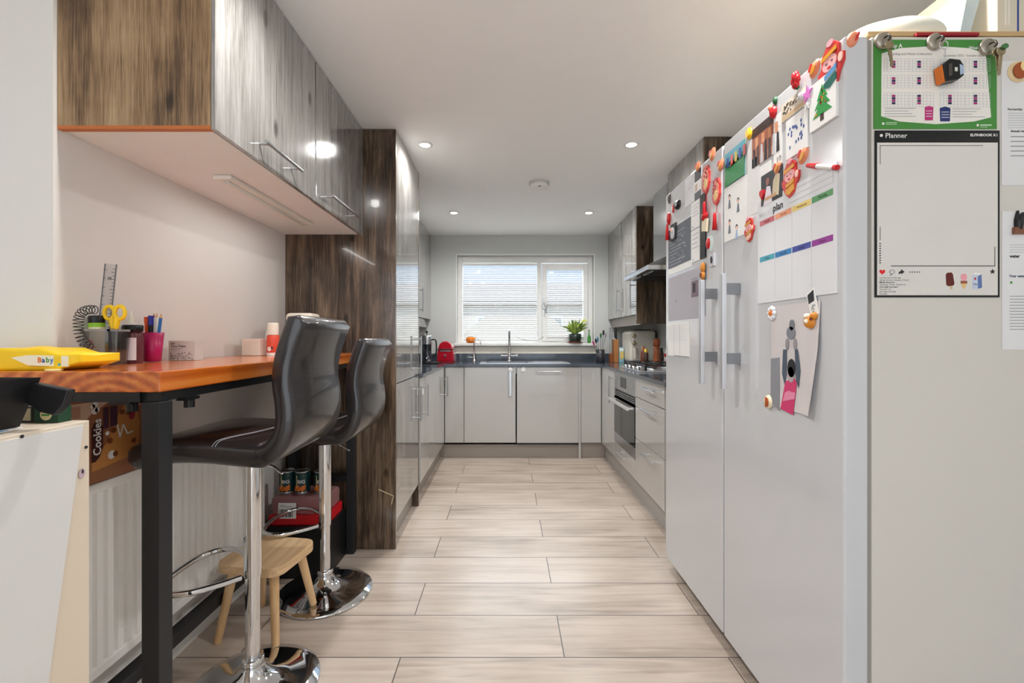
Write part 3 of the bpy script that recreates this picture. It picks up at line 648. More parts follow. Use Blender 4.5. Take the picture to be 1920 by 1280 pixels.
m.use(GREYP).rc(P, -1.098, zc+.098, -1.07, zc+.100, .003, .0034).rc(P, -1.098, zc+.092, -1.04, zc+.094, .003, .0034); m.build('label', None, r)
for i, x in enumerate((-1.105, -1.028, -.951, -.905)):
    if i == 3: continue
    z0 = zc+.1355; xx = x+.02*(i > 1)
    q = thing('food_tin', ['dark green food tin on the left of the row on the multipack', 'dark green food tin in the middle of the row on the multipack', 'dark green food tin behind the far stool column on the multipack'][i], 'tin', (xx, 2.25, z0), 'food tins on the red multipack')
    MB().lathe((xx, 2.25, z0), [(.036, 0), (.037, .003), (.036, .006), (.036, .104), (.037, .107), (.034, .11), (.033, .107), (0, .107)], 28).build('can', STEEL, q)
    def CP(u, v, h, xx=xx): t = u/.037; return (xx+(.0366+h)*math.sin(t), 2.25-(.0366+h)*math.cos(t), v)
    m = MB().use(M((18, 62, 62), .4)).lathe((xx, 2.25, z0+.008), [(.0365, 0), (.0365, .094)], 28, caps=False)
    m.use(ORANGE)
    for k in range(6): m.rc(CP, -.03+k*.01, z0+.012+.004*(k % 2), -.02+k*.01, z0+.034+.005*(k % 3), .0002, .0006)
    m.use(M((222, 206, 140), .5)); m.rc(CP, -.014, z0+.03, -.010, z0+.088, .0006, .001); m.rc(CP, -.014, z0+.088, .022, z0+.092, .0006, .001)
    m.use(WHITE).text(CP, 'BIG', -.009, z0+.052, .024, .0012, bold=.02); m.build('label', None, q)

# ------------------------------------------------------------------ cookies box on the radiator
r = thing('cookie_box', 'brown cookie carton standing on the radiator under the table', 'box', (-1.165, 1.28, .7505))
BX = -1.128
B(-1.198, BX, 1.115, 1.45, .751, .985, .002).build('carton', M((150, 98, 66), .6), r)
P = lambda u, v, h: (BX+h, u, v)
def K(px, py): y = -BX*F/(CX-px); return (y, CH+(CY-py)*y/F)
m = MB().use(M((204, 176, 150), .6)).pl(P, [K(110, 762), K(262, 742), K(262, 760), K(205, 752), K(172, 775), K(150, 800), K(115, 800)], .0002, .0009)
m.use(M((196, 134, 72), .6)).pl(P, [K(172, 862), K(172, 885), K(258, 848), K(262, 790), K(255, 760), K(235, 752), K(215, 790), K(200, 830)], .0002, .0008)
m.use(M((176, 140, 116), .6)).pl(P, [K(120, 765), K(150, 762), K(150, 785), K(120, 788)], .0009, .0013)
m.use(M((64, 24, 24), .6)).pl(P, [K(171, 868), K(171, 805), K(176, 793), K(188, 791), K(192, 800), K(192, 840), K(186, 856), K(178, 866)], .0012, .0018)
a_ = K(188, 852); m.use(WHITE).text(P, 'Cookies', a_[0], a_[1], .034, .0022, rot=PI/2, bold=.02, sx=.88)
m.use(M((70, 40, 56), .6)).pl(P, [K(193, 804), K(203, 801), K(203, 762), K(193, 764)], .0012, .0018).pl(P, [K(206, 800), K(219, 797), K(219, 760), K(206, 762)], .0012, .0018)
m.use(WHITE)
for (x_, y_, q) in ((172, 762, .007), (177, 758, .009), (176, 770, .010), (181, 768, .007), (200, 812, .006), (208, 852, .012)): c = K(x_, y_); m.el(P, c[0], c[1], q, q, .0018, .0024)
zz_ = [K(219, 795), K(224, 820), K(230, 795), K(238, 812), K(248, 808)]
for a_, b2 in zip(zz_, zz_[1:]):
    d = (Vector(b2)-Vector(a_)).normalized()*.0022; m.pl(P, [(a_[0]-d.y, a_[1]+d.x), (a_[0]+d.y, a_[1]-d.x), (b2[0]+d.y, b2[1]-d.x), (b2[0]-d.y, b2[1]+d.x)], .0014, .002)
m.use(M((120, 66, 30), .6))
for (x_, y_) in ((205, 826), (212, 806), (215, 850), (240, 772), (228, 772), (250, 825)): c = K(x_, y_); m.el(P, c[0], c[1], .008, .008, .0014, .003)
c = K(246, 776); m.use(M((150, 40, 60), .6)).el(P, c[0], c[1], .010, .016, .0014, .003)
m.build('printed_front', None, r)

# ------------------------------------------------------------------ white cabinet at the left edge
r = thing('white_cabinet', 'white cabinet at the left edge of the picture with a slanted side panel', 'cabinet', (-1.0, .56, 0))
UX = -.765; UZ = .998
B(-1.25, UX-.001, .30, .822, .001, UZ, .002).build('carcass', M((222, 208, 188), .5), r)
MB().prism([(.301, .002), (.66, .002), (.806, UZ-.006), (.301, UZ-.006)], 0, UX-.001, UX+.003).build('side_panel', M((218, 218, 216), .4), r)
P = lambda u, v, h: (UX+h, u, v)
for px, py, hh in ((37, 818, .003), (161, 838, 0)):
    y = -UX*F/(CX-px); z = CH-(py-CY)*y/F; MB().el(P, y, z, .0028, .0028, hh, hh+.0012, 12).build('screw', INK, r)
y = -UX*F/(CX-153); z = CH-(887-CY)*y/F
m = MB().use(M((190, 170, 180), .5)).el(P, y, z, .006, .009, 0, .0008, 10).use(INK).el(P, y+.001, z+.003, .002, .004, .0008, .0012, 8); tag(m.build('sticker', None), 'tiny faded sticker on the edge of the white cabinet', 'sticker')
# things on the white cabinet
m = MB().use(WHITE).box(-1.1, -.80, .60, .74, UZ+.0005, UZ+.004).use(M((90, 130, 170), .5))
for i in range(6): m.pl(lambda u, v, h: (u, v, h), [(-.86+.012*i, .62+.01*i), (-.835+.01*i, .63+.01*i), (-.84+.01*i, .66+.01*i), (-.87+.01*i, .645+.01*i)], UZ+.004, UZ+.0045)
tag(m.build('magazine', None), 'blue and white magazine lying on the white cabinet', 'magazine')
r = thing('desk_caddy', 'black plastic caddy on the white cabinet at the left edge', 'caddy', (-.86, .72, UZ+.005))
zc = UZ+.005; m = MB()
a0 = [(-.96, .62), (-.815, .62), (-.800, .735), (-.96, .735)]; a1 = [(-.97, .61), (-.800, .61), (-.775, .745), (-.97, .745)]
m.add([(x, y, zc) for x, y in a0]+[(x, y, zc+.080) for x, y in a1]+[(x*.98-.017, y*.98+.0135, zc+.080) for x, y in a1]+[(x*.98-.017, y*.98+.0135, zc+.01) for x, y in a0],
      [(0, 3, 2, 1)]+[(i, (i+1) % 4, 4+(i+1) % 4, 4+i) for i in range(4)]+[(4+i, 4+(i+1) % 4, 8+(i+1) % 4, 8+i) for i in range(4)]+[(8+i, 8+(i+1) % 4, 12+(i+1) % 4, 12+i) for i in range(4)]+[(12, 13, 14, 15)])
m.build('bin', BLKPL, r)
m = MB().prism([(-.782, zc+.072), (-.720, zc+.060), (-.728, zc+.036), (-.745, zc+.018), (-.77, zc+.024), (-.792, zc+.04)], 1, .735, .749); m.build('side_arm', BLKPL, r, bevel=.002)
MB().tube([(-.800, .612, zc+.008), (-.789, .612, zc+.068), (-.86, .608, zc+.070)], .0025, 6).build('rim_trim', M((70, 72, 76), .3), r)
tag(B(-.96, -.83, .62, .70, UZ+.0855, UZ+.091).build('paper_stack', WHITE), 'white papers on top of the black caddy', 'paper')
m = MB().use(M((24, 66, 42), .5)).box(-.836, -.794, .792, .816, UZ+.0005, UZ+.030); P = lambda u, v, h: (u, .792-h, v); m.use(M((222, 210, 160), .5)).el(P, -.815, UZ+.015, .010, .010, 0, .001).use(GREEN).rc(P, -.822, UZ+.013, -.808, UZ+.016, .001, .0015)
tag(m.build('tea_box', None), 'small dark green box with a round cream label on the white cabinet', 'box')
m = MB().use(M((30, 40, 30), .5)).box(-.895, -.840, .795, .816, UZ+.0005, UZ+.028); P = lambda u, v, h: (u, .795-h, v); m.use(M((40, 90, 150), .5)).rc(P, -.885, UZ+.004, -.866, UZ+.026, 0, .001).use(M((200, 190, 160), .5)).rc(P, -.862, UZ+.004, -.845, UZ+.026, 0, .001)
tag(m.build('tea_box', None), 'small dark box with blue and cream labels beside the black caddy', 'box')

# ------------------------------------------------------------------ on the table
Z = TZ+.0005
r = thing('wipes_packet', 'yellow soft packet of baby wipes lying on the near end of the table', 'packet', (-1.15, 1.11, Z))
m = MB(); bm = bmesh.new(); bmesh.ops.create_cube(bm, size=1); bmesh.ops.subdivide_edges(bm, edges=bm.edges[:], cuts=6, use_grid_fill=True)
for v in bm.verts:
    x, y, z = v.co; e = max(0, (abs(x)-.36)/.14)
    yy = y*.115; zz2 = (z+.5)*(.047+.006*math.sin(x*9+1)+.004*math.sin(x*23+y*7))*(1-.55*e**2)+(.018*e if x > 0 else .03*e*.5)
    v.co = Vector((-1.185+x*.34, 1.118+yy+.006*math.sin(x*12), Z+zz2))
m.bm(bm, True).build('wrapper', YEL, r)
P = lambda u, v, h: (u, 1.0585-h+.0, v)
P = lambda u, v, h: (u, 1.0560-h, v)
m = MB().use(M((244, 240, 214), .4)).pl(P, [(-1.13, Z+.012), (-1.035, Z+.009), (-1.035, Z+.034), (-1.13, Z+.036), (-1.17, Z+.03)], -.004, .0)
m.use(ORANGE).text(P, 'B', -1.107, Z+.019, .017, .0006, bold=.03).use(BLUE).text(P, 'a', -1.0965, Z+.019, .017, .0006, bold=.03).use(GREEN).text(P, 'b', -1.087, Z+.019, .017, .0006, bold=.03).use(M((60, 130, 200), .5)).text(P, 'y', -1.077, Z+.019, .017, .0006, bold=.03)
m.use(M((80, 170, 190), .5)).el(P, -1.056, Z+.014, .004, .003, 0, .0006)
m.build('printed_label', None, r)
m = MB().use(M((70, 160, 90), .5)); m.box(-1.27, -1.20, 1.10, 1.15, Z+.048, Z+.0505).use(WHITE).box(-1.255, -1.215, 1.108, 1.142, Z+.0505, Z+.052); m.build('flap', None, r)
tag(MB().lathe((-1.065, 1.075-.022, Z), [(.016, 0), (.016, .004), (.0, .004)], 20).build('lid', M((240, 214, 140), .4)), 'small pale yellow lid in front of the wipes packet', 'lid')
# coil
cpx = [(168, 652), (156, 640), (149, 625), (147, 610), (148, 596), (155, 585), (167, 580), (180, 581)]
ctr = smooth([((a-CX)*1.215/F, 1.215, CH+(CY-b)*1.215/F) for a, b in cpx], 40); pts = []
for i, c in enumerate(ctr):
    ph = i/len(ctr)*2*PI*17; d = (ctr[min(i+1, len(ctr)-1)]-ctr[max(i-1, 0)]).normalized(); sd = d.cross(Vector((0, 1, 0)))
    pts.append(c+sd*.011*math.cos(ph)+Vector((0, 1, 0))*.011*math.sin(ph))
tag(MB().tube(pts, .0011, 6).build('coiled_cord', BLKPL), 'black springy coiled cord arching behind the wipes packet', 'cord')
# smoky tub
cx, cy = -1.165, 1.304
r = thing('pen_tub', 'smoky clear plastic tub holding scissors, ruler and glue', 'tub', (cx, cy, Z))
def tub(w0, w1, hh, t=.003):
    m = MB(); A = [(-1, -1), (1, -1), (1, 1), (-1, 1)]
    vs = [(cx+a*w0, cy+b*w0, Z) for a, b in A]+[(cx+a*w1, cy+b*w1, Z+hh) for a, b in A]+[(cx+a*(w1-t), cy+b*(w1-t), Z+hh) for a, b in A]+[(cx+a*(w0-t), cy+b*(w0-t), Z+.004) for a, b in A]
    m.add(vs, [(0, 3, 2, 1)]+[(i, (i+1) % 4, 4+(i+1) % 4, 4+i) for i in range(4)]+[(4+i, 4+(i+1) % 4, 8+(i+1) % 4, 8+i) for i in range(4)]+[(8+i, 8+(i+1) % 4, 12+(i+1) % 4, 12+i) for i in range(4)]+[(12, 13, 14, 15)]); return m
tub(.032, .037, .098).build('shell', SMOKE, r)
m = MB(); q = .0395
for a_ in ((-q, q, -q, -q+.005), (-q, q, q-.005, q), (-q, -q+.005, -q, q), (q-.005, q, -q, q)): m.box(cx+a_[0], cx+a_[1], cy+a_[2], cy+a_[3], Z+.096, Z+.102)
m.build('rim', M((150, 152, 154), .2), r)
P = lambda u, v, h: (u, cy-.0365-h, v)
m = MB().use(M((170, 60, 70), .6)).text(P, '%', -1.185, Z+.058, .02, .0).rc(P, -1.183, Z+.05, -1.163, Z+.0515, 0, .0004); 
m.build('print', None, r)
def obj_tilt(m_): return m_
r = thing('ruler', 'clear plastic ruler standing upright in the smoky tub', 'ruler', (-1.17, 1.30, Z+.01))
cth = math.radians(4)
def P(u, v, h):
    x = u*math.cos(cth)+v*math.sin(cth); z = -u*math.sin(cth)+v*math.cos(cth); return (-1.196+x, 1.300-h+.012*(v/.3), Z+.01+z)
m = MB().use(CLEARP).rc(P, 0, 0, .036, .285, 0, .002).use(M((96, 98, 104), .4)).rc(P, 0, 0, .003, .285, .002, .003).rc(P, .033, 0, .036, .285, .002, .003).use(INK)
for i in range(27): m.rc(P, .026-(.004 if i % 5 == 0 else 0), .01+i*.01, .033, .0112+i*.01, .002, .0028)
for i in range(11): m.rc(P, .003, .012+i*.0254, .008, .0133+i*.0254, .002, .0028)
m.text(P, '30', .012, .238, .013, .0026, bold=.02); m.text(P, 'SHATTER', .022, .12, .010, .0026, rot=PI/2); m.build('blade', None, r)
r = thing('scissors', 'yellow handled scissors standing blades down in the smoky tub', 'scissors', (-1.135, 1.30, Z+.02))
def P(u, v, h): return (-1.135+u, 1.295-h, Z+v)
for s_ in (-1, 1):
    ring = [(s_*(.003+.019*(1-math.cos(t))*.5+.004), .140+.027*math.sin(t)) for t in [2*PI*i/16 for i in range(16)]]
    q = [(s_*(.018+.0145*math.cos(t)), .150+.019*math.sin(t)) for t in [2*PI*i/20 for i in range(20)]]
    m = MB().tube([P(u, v, .003*s_) for u, v in q], .0052, 10, closed=True); m.tube([P(s_*.010, .136, .003*s_), P(s_*.008, .118, .003*s_), P(s_*.006, .103, .003*s_)], [.0075, .0085, .006], 10); m.build('handle', YEL, r)
    MB().pl(P, [(s_*.001, .108), (s_*.010, .108), (s_*.006, .015), (s_*.002, .012)], .0005*s_-.0006, .0005*s_+.0006).build('blade', STEEL, r)
r = thing('glue_bottle', 'glue bottle with a black cap and lime label in the smoky tub', 'bottle', (-1.18, 1.30, Z+.005))
A = Vector((-1.180, 1.293, Z+.008)); D = Vector((-.04, 0, 1)).normalized()
MB().lathe(A, [(.013, 0), (.016, .005), (.018, .095)], 24, D).build('body', M((214, 208, 190), .4), r)
MB().lathe(A, [(.0182, .088), (.0185, .100)], 24, D).build('label', M((236, 232, 196), .4), r)
MB().lathe(A, [(.0186, .100), (.0188, .112)], 24, D).build('label', M((140, 200, 40), .4), r)
MB().lathe(A, [(.0192, .112), (.0195, .128), (.018, .133), (0, .133)], 24, D).build('cap', BLKPL, r)
r = thing('pen', 'dark pen lying at the foot of the smoky tub', 'pen', (-1.15, 1.24, Z)); MB().tube([(-1.185, 1.262, Z+.020), (-1.165, 1.262, Z+.016), (-1.125, 1.262, Z+.005)], .004, 10).build('barrel', BLKPL, r)
# jar with a black lid
cx, cy = -1.150, 1.376
r = thing('jar', 'plastic jar with black screw lid between the smoky tub and the magenta cup', 'jar', (cx, cy, Z))
MB().lathe((cx, cy, Z), [(.025, 0), (.027, .004), (.027, .086), (.022, .096), (0, .096)], 32).build('body', M((104, 52, 60), .2, alpha=.85), r)
MB().lathe((cx, cy, Z), [(.025, .0962), (.0265, .098), (.0265, .114), (.024, .117), (0, .117)], 32).build('lid', BLKPL, r)
def CP(u, v, h): t = u/.027; return (cx+(.0273+h)*math.sin(t), cy-(.0273+h)*math.cos(t), Z+v)
m = MB().use(M((222, 216, 222), .5))
for k in range(5): m.rc(CP, .002+k*.005, .010, .007+k*.005, .078, 0, .0006)
m.build('label', None, r)
r = thing('white_glue_bottle', 'white squeezy bottle with pointed nozzle behind the jar', 'bottle', (-1.14, 1.475, Z))
MB().lathe((-1.189, 1.415, Z), [(.016, 0), (.018, .004), (.018, .112), (.016, .120), (.010, .124)], 24).build('body', M((224, 220, 214), .4), r)
MB().lathe((-1.189, 1.415, Z), [(.010, .1242), (.008, .135), (.004, .152), (.002, .165), (0, .165)], 18).build('nozzle', M((236, 230, 214), .4), r)
# magenta cup and pens
cx, cy = -1.158, 1.475+.0
cx, cy = -1.148, 1.450
r = thing('pen_cup', 'magenta plastic cup full of pens and pencils', 'cup', (cx, cy, Z))
MB().lathe((cx, cy, Z), [(.0, .001), (.021, .001), (.023, .003), (.031, .095), (.0297, .095), (.0218, .005), (0, .005)], 36).build('shell', M((176, 18, 88), .35), r)
def pen(name, lab, dx, dy, top, rad, cols, tilt=(0, 0)):
    q = thing(name, lab, name if name in ('pen', 'pencil') else 'pen', (cx+dx, cy+dy, Z+.006), 'pens in the magenta cup'); base_ = Vector((cx+dx*.6, cy+dy*.6, Z+.007)); dr = Vector((tilt[0], tilt[1], 1)).normalized()
    for (nm, h0, h1, r0, r1, mt) in cols: MB().tube([base_+dr*h0, base_+dr*h1], [r0, r1], 12).build(nm, mt, q)
pen('pen', 'orange ballpoint pen, leftmost in the magenta cup', -.018, -.012, .15, .005, [('barrel', 0, .118, .004, .005, M((226, 84, 26), .4)), ('cap', .118, .138, .006, .006, M((232, 90, 30), .4))], (-.03, 0))
pen('marker_pen', 'black marker with a blue cap in the magenta cup', .0, -.014, .15, .006, [('barrel', 0, .112, .006, .007, BLKPL), ('cap', .112, .142, .0075, .0075, M((36, 40, 150), .4))], (.01, 0))
pen('pencil', 'white pencil at the back of the magenta cup', .010, .012, .16, .003, [('shaft', 0, .138, .0035, .0035, WHITE), ('tip', .138, .152, .0035, .0008, M((210, 170, 120), .6))], (.02, 0))
pen('pencil', 'blue pencil leaning right in the magenta cup', .020, -.006, .16, .004, [('shaft', 0, .136, .0045, .0045, M((40, 110, 180), .4)), ('tip', .136, .150, .0045, .0008, M((210, 170, 120), .6))], (.13, 0))
pen('pencil', 'orange tipped white pencil between the marker and the blue pencil', .006, -.002, .16, .003, [('shaft', 0, .136, .0035, .0035, M((230, 226, 220), .4)), ('tip', .136, .150, .0035, .0008, M((170, 90, 40), .6))], (.0, .02))
# care wipes carton
r = thing('lens_wipes_box', 'small grey care wipes carton beside the magenta cup', 'box', (-1.13, 1.60, Z))
B(-1.168, -1.078, 1.545, 1.545+.045, Z, Z+.068, .001).build('carton', M((186, 182, 176), .6), r)
P = lambda u, v, h: (u+.033, 1.545-h, Z+v)
m = MB().use(M((202, 198, 192), .6)).rc(P, -1.199, .001, -1.113, .067, .0, .0004); m.use(INK).text(P, 'per', -1.192, .056, .010, .0008, bold=.02).text(P, 'Care Wipes', -1.192, .046, .0105, .0008, bold=.02)
m.use(GREYP).rc(P, -1.192, .040, -1.155, .0415, .0004, .0008).rc(P, -1.192, .036, -1.160, .0375, .0004, .0008); m.use(M((120, 118, 116), .6))
for i in range(80):
    u = -1.195+random.random()*.078; v = .003+random.random()*.024; m.el(P, u, v, .0016, .0016, .0004, .0008, 6)
m.build('print', None, r)
# far end of the table
r = thing('cream_box', 'small square cream box against the wall at the far part of the table', 'box', (-1.12, 1.98, Z)); B(-1.165, -1.085, 1.965, 2.035, Z, Z+.074, .003).build('carton', M((226, 216, 202), .6), r); B(-1.1649, -1.0851, 1.9645, 2.0351, Z+.060, Z+.0745, .002).build('lid', M((232, 218, 206), .6), r)
r = thing('spray_bottle', 'orange red and white bottle standing beside the cream box', 'bottle', (-1.045, 2.0, Z))
MB().lathe((-1.045, 2.0, Z), [(.024, 0), (.026, .003), (.026, .085), (.022, .092), (0, .092)], 28).build('body', M((214, 74, 52), .4), r)
MB().lathe((-1.045, 2.0, Z), [(.0262, .0), (.0264, .008), (.0264, .012), (.0262, .013)], 28).build('band', M((232, 222, 214), .4), r)
MB().lathe((-1.045, 2.0, Z), [(.0235, .0925), (.0235, .138), (.020, .146), (0, .146)], 28).build('cap', M((230, 220, 206), .4), r)
def CP(u, v, h): t = u/.026; return (-1.045+(.0263+h)*math.sin(t), 2.0-(.0263+h)*math.cos(t), Z+v)
MB().use(M((236, 226, 214), .5)).el(CP, -.004, .030, .009, .010, 0, .0005, 14).use(INK).el(CP, .008, .034, .005, .005, .0005, .0009, 10).build('print', None, r)
r = thing('white_tube', 'slim white tube standing behind the orange red bottle', 'tube', (-1.10, 2.075, Z)); MB().lathe((-1.10, 2.075, Z), [(.018, 0), (.019, .003), (.017, .10), (.010, .118)], 20).build('body', M((226, 224, 222), .4), r); MB().lathe((-1.10, 2.075, Z), [(.011, .1182), (.011, .128), (0, .128)], 16).build('cap', M((200, 206, 190), .4), r)
r = thing('tin_box', 'flat white box below the green topped tub by the dark panel', 'box', (-1.02, 2.2, Z)); B(-1.09, -.93, 2.16, 2.29, Z, Z+.06, .003).build('base', M((222, 220, 216), .5), r); B(-1.089, -.931, 2.161, 2.289, Z+.0602, Z+.075, .003).build('lid', M((120, 120, 112), .4), r)
r = thing('spice_tub', 'white tub with olive and teal bands stacked on the flat box', 'tub', (-1.02, 2.22, Z+.076)); z0 = Z+.0755
B(-1.085, -.945, 2.17, 2.28, z0, z0+.055, .006).build('base', M((20, 56, 62), .4), r); B(-1.075, -.95, 2.172, 2.278, z0+.0552, z0+.074, .004).build('band', M((150, 160, 30), .4), r); B(-1.078, -.947, 2.17, 2.28, z0+.0742, z0+.125, .018).build('lid', M((228, 218, 204), .4), r)
P = lambda u, v, h: (u, 2.17-h, z0+v)
MB().use(M((222, 86, 70), .4)).pl(P, [(-1.06, .008), (-1.03, -.0+.001), (-1.0, .014), (-1.01, .03), (-1.05, .028)], .0, .001).use(M((140, 160, 172), .4)).rc(P, -1.07, .036, -1.025, .052, 0, .001).build('print', None, r)

# ------------------------------------------------------------------ worktop things
W = WT1+.0005
r = thing('coffee_press', 'black and steel coffee press on the left worktop', 'coffee press', (-.775, 4.42, W))
MB().lathe((-.79, 4.40, W), [(.052, 0), (.052, .015), (.046, .02), (.046, .17), (.049, .175)], 32).build('carafe', M((20, 26, 36), .08, coat=1), r)
MB().lathe((-.79, 4.40, W), [(.050, .1755), (.050, .25), (.046, .262), (0, .262)], 32).build('lid', STEEL, r)
MB().lathe((-.79, 4.40, W), [(.004, .262), (.004, .285), (.011, .288), (.012, .30), (.004, .310), (0, .310)], 16).build('plunger', BLKPL, r)
MB().tube(smooth([(-.74, 4.40, W+.22), (-.70, 4.40, W+.21), (-.70, 4.40, W+.08), (-.742, 4.40, W+.05)]), .007, 10).build('handle', BLKPL, r)
tag(B(-.83, -.66, 4.31, 4.50, W-.0003, W+.012, .004).build('tray', BLKPL), 'low black tray under the coffee press', 'tray')
for o in COL.objects:
    if o.name.startswith('coffee_press'): o.location.z += .0125
r = thing('toaster', 'rounded red retro toaster on the worktop left of the window', 'toaster', (-.63, 4.62, W))
prof = [(-.088, .012), (-.088, .03), (-.083, .10), (-.075, .145), (-.058, .19), (-.03, .212), (0, .218), (.03, .212), (.058, .19), (.075, .145), (.083, .10), (.088, .03), (.088, .012)]
m = MB().prism([(-.628+u, W+v) for u, v in prof], 1, 4.54, 4.78); m.build('shell', M((176, 20, 40), .14, coat=1), r, bevel=.012)
m = MB().box(-.712, -.544, 4.532, 4.79, W+.132, W+.142, .002).build('band', CHROME, r)
MB().box(-.715, -.541, 4.536, 4.786, W, W+.0125, .004).build('base', M((150, 20, 36), .2), r)
P = lambda u, v, h: (u, 4.54-h, W+v); MB().rc(P, -.68, .112, -.575, .124, 0, .003).build('badge', STEEL, r); MB().lathe((-.628, 4.539, W+.075), [(.012, 0), (.011, .014)], 16, YM).build('lever', STEEL, r)
# sill things
SZ = wz0+.0305
r = thing('tealight_holder', 'orange glass pumpkin shaped tealight holder on the window sill', 'ornament', (-.40, 4.93, SZ))
MB().lathe((-.40, 4.93, SZ), [(.03, 0), (.05, .008), (.058, .035), (.05, .062), (.03, .072), (.026, .068), (.0, .02)], 16).build('bowl', M((230, 130, 40), .15, coat=.5), r)
MB().lathe((-.40, 4.93, SZ), [(.018, .021), (.018, .05), (0, .05)], 16).build('candle', M((240, 226, 190), .5), r)
r = thing('potted_fern', 'leafy green plant in a dark pot on the window sill', 'plant', (.745, 4.95, SZ))
MB().lathe((.745, 4.925, SZ), [(.06, 0), (.082, .006), (.085, .012), (.06, .010)], 28).build('saucer', M((150, 84, 62), .6), r)
MB().lathe((.745, 4.925, SZ+.0105), [(.05, 0), (.066, .008), (.070, .05), (.068, .092), (.062, .092), (.06, .08), (0, .08)], 28).build('pot', M((34, 46, 40), .25), r)
m = MB(); random.seed(5)
LM = [M((110, 140, 60), .5), M((140, 168, 74), .5), M((196, 204, 96), .5), M((84, 112, 54), .5)]
for i in range(110):
    a_ = random.random()*2*PI; L_ = .07+random.random()*.14; lean = .25+random.random()*.9; m.use(LM[i % 4] if i % 9 else LM[2])
    c0 = Vector((.745+.02*math.cos(a_), 4.925+.02*math.sin(a_), SZ+.09)); d = Vector((math.cos(a_)*lean*.55, math.sin(a_)*lean*.22, 1)).normalized(); side = d.cross(Vector((math.sin(a_*3), 1, .2))).normalized()
    ps = [c0+d*L_*t+Vector((math.cos(a_)*.5, math.sin(a_)*.18, -.9))*L_*.45*t*t*lean for t in (0, .3, .6, .85, 1)]; ws = [.001, .004, .009, .007, .001]
    vs = [p+side*w_ for p, w_ in zip(ps, ws)]+[p-side*w_ for p, w_ in zip(ps, ws)]; m.add(vs, [(k, k+1, k+6, k+5) for k in range(4)], True)
m.build('foliage', None, r)
m = MB().use(LM[2]); c0 = Vector((.76, 4.94, SZ+.1)); ps = [c0, c0+Vector((.04, 0, .08)), c0+Vector((.06, 0, .135)), c0+Vector((.09, 0, .150)), c0+Vector((.125, 0, .135))]; ws = [.002, .002, .01, .02, .002]
vs = [p+Vector((0, .3, 1)).normalized()*w_ for p, w_ in zip(ps, ws)]+[p-Vector((0, .3, 1)).normalized()*w_ for p, w_ in zip(ps, ws)]; m.add(vs, [(k, k+1, k+6, k+5) for k in range(4)], True); m.build('yellow_leaf', None, r)
r = thing('green_bottle', 'slim green glass bottle on the window sill beside the plant', 'bottle', (.905, 4.93, SZ))
MB().lathe((.900, 4.925, SZ), [(.018, 0), (.02, .004), (.02, .06), (.007, .09), (.006, .13)], 20).build('glass', M((70, 150, 60), .1, coat=.5), r); MB().lathe((.900, 4.925, SZ), [(.007, .1302), (.007, .145), (0, .145)], 14).build('stopper', M((30, 70, 40), .4), r)
tag(MB().lathe((.900, 4.925, SZ-.0003), [(.028, 0), (.030, .0003)], 20).build('coaster', BLKPL), 'thin dark coaster below the green bottle', 'coaster')
tag(MB().tube(smooth([(.10, 5.0, 1.17), (.16, 4.985, 1.145), (.24, 4.98, 1.125), (.32, 4.98, 1.125), (.36, 4.985, 1.14), (.40, 5.0, 1.17)]), .0025, 6).build('wire_garland', M((90, 88, 80), .5)), 'thin wire garland hanging in a curve low across the window', 'wire')

# utensils, knives
r = thing('utensil_holder', 'dark utensil holder packed with tools in the right back corner', 'utensil holder', (.96, 4.66, W))
MB().lathe((.965, 4.64, W), [(.0, .001), (.042, .001), (.044, .004), (.044, .13), (.041, .13), (.041, .006), (0, .006)], 28).build('pot', M((46, 48, 54), .3), r)
cols = [BLKPL, M((50, 110, 60), .4), M((180, 60, 110), .4), BLKPL, M((50, 120, 150), .4), STEEL]
for i, (dx, dy, hh, tx) in enumerate(((-.025, 0, .25, -.03), (.0, -.02, .32, 0), (-.03, -.015, .22, -.06), (.018, .0, .36, .02), (-.01, .02, .27, -.02), (.028, -.01, .33, .03))):
    q = thing('kitchen_utensil', ['black spoon handle leaning left in the dark utensil holder', 'green handled utensil in the dark utensil holder', 'pink handled tool at the far left of the utensil holder', 'tallest black utensil in the dark holder', 'teal handled utensil in the dark utensil holder', 'steel utensil at the right of the dark holder'][i], 'utensil', (.965+dx, 4.64+dy, W+.01), 'tools in the dark utensil holder')
    b0 = Vector((.965+dx*.5, 4.64+dy*.5, W+.0075)); e0 = Vector((.965+dx+tx*.6, 4.64+dy, W+hh*.78)); e1 = e0+(e0-b0).normalized()*.05
    MB().tube([b0, e0], .0045, 8).build('shaft', STEEL, q); MB().tube([e0, (e0+e1)/2, e1], [.006, .011, .007], 10).build('head', cols[i], q)
r = thing('knife_block', 'wooden and black knife block on the right back corner of the worktop', 'knife block', (1.13, 4.68, W))
B(1.10, 1.145, 4.60, 4.72, W, W+.235, .004).build('block', M((176, 118, 68), .5), r); B(1.062, 1.0995, 4.62, 4.70, W, W+.09, .003).build('side_block', M((140, 80, 44), .5), r)
for i, (x, y, hh, mt) in enumerate(((1.066, 4.655, .36, STEEL), (1.085, 4.655, .33, STEEL), (1.125, 4.63, .345, BLKPL), (1.128, 4.69, .36, BLKPL))):
    q = thing('knife', ['steel knife left in the low wooden block', 'shorter steel knife in the low wooden block', 'black handled knife at the front of the tall wooden block', 'black handled knife at the back of the tall wooden block'][i], 'knife', (x, y, W+.1), 'knives in the wooden block')
    bz = W+(.236 if i > 1 else .0905)
    B(x-.007, x+.007, y-.011, y+.011, max(bz, W+hh-.11), W+hh, .004).build('handle', mt, q)
    if i < 2: B(x-.001, x+.001, y-.014, y+.014, bz, W+hh-.11).build('blade', STEEL, q)
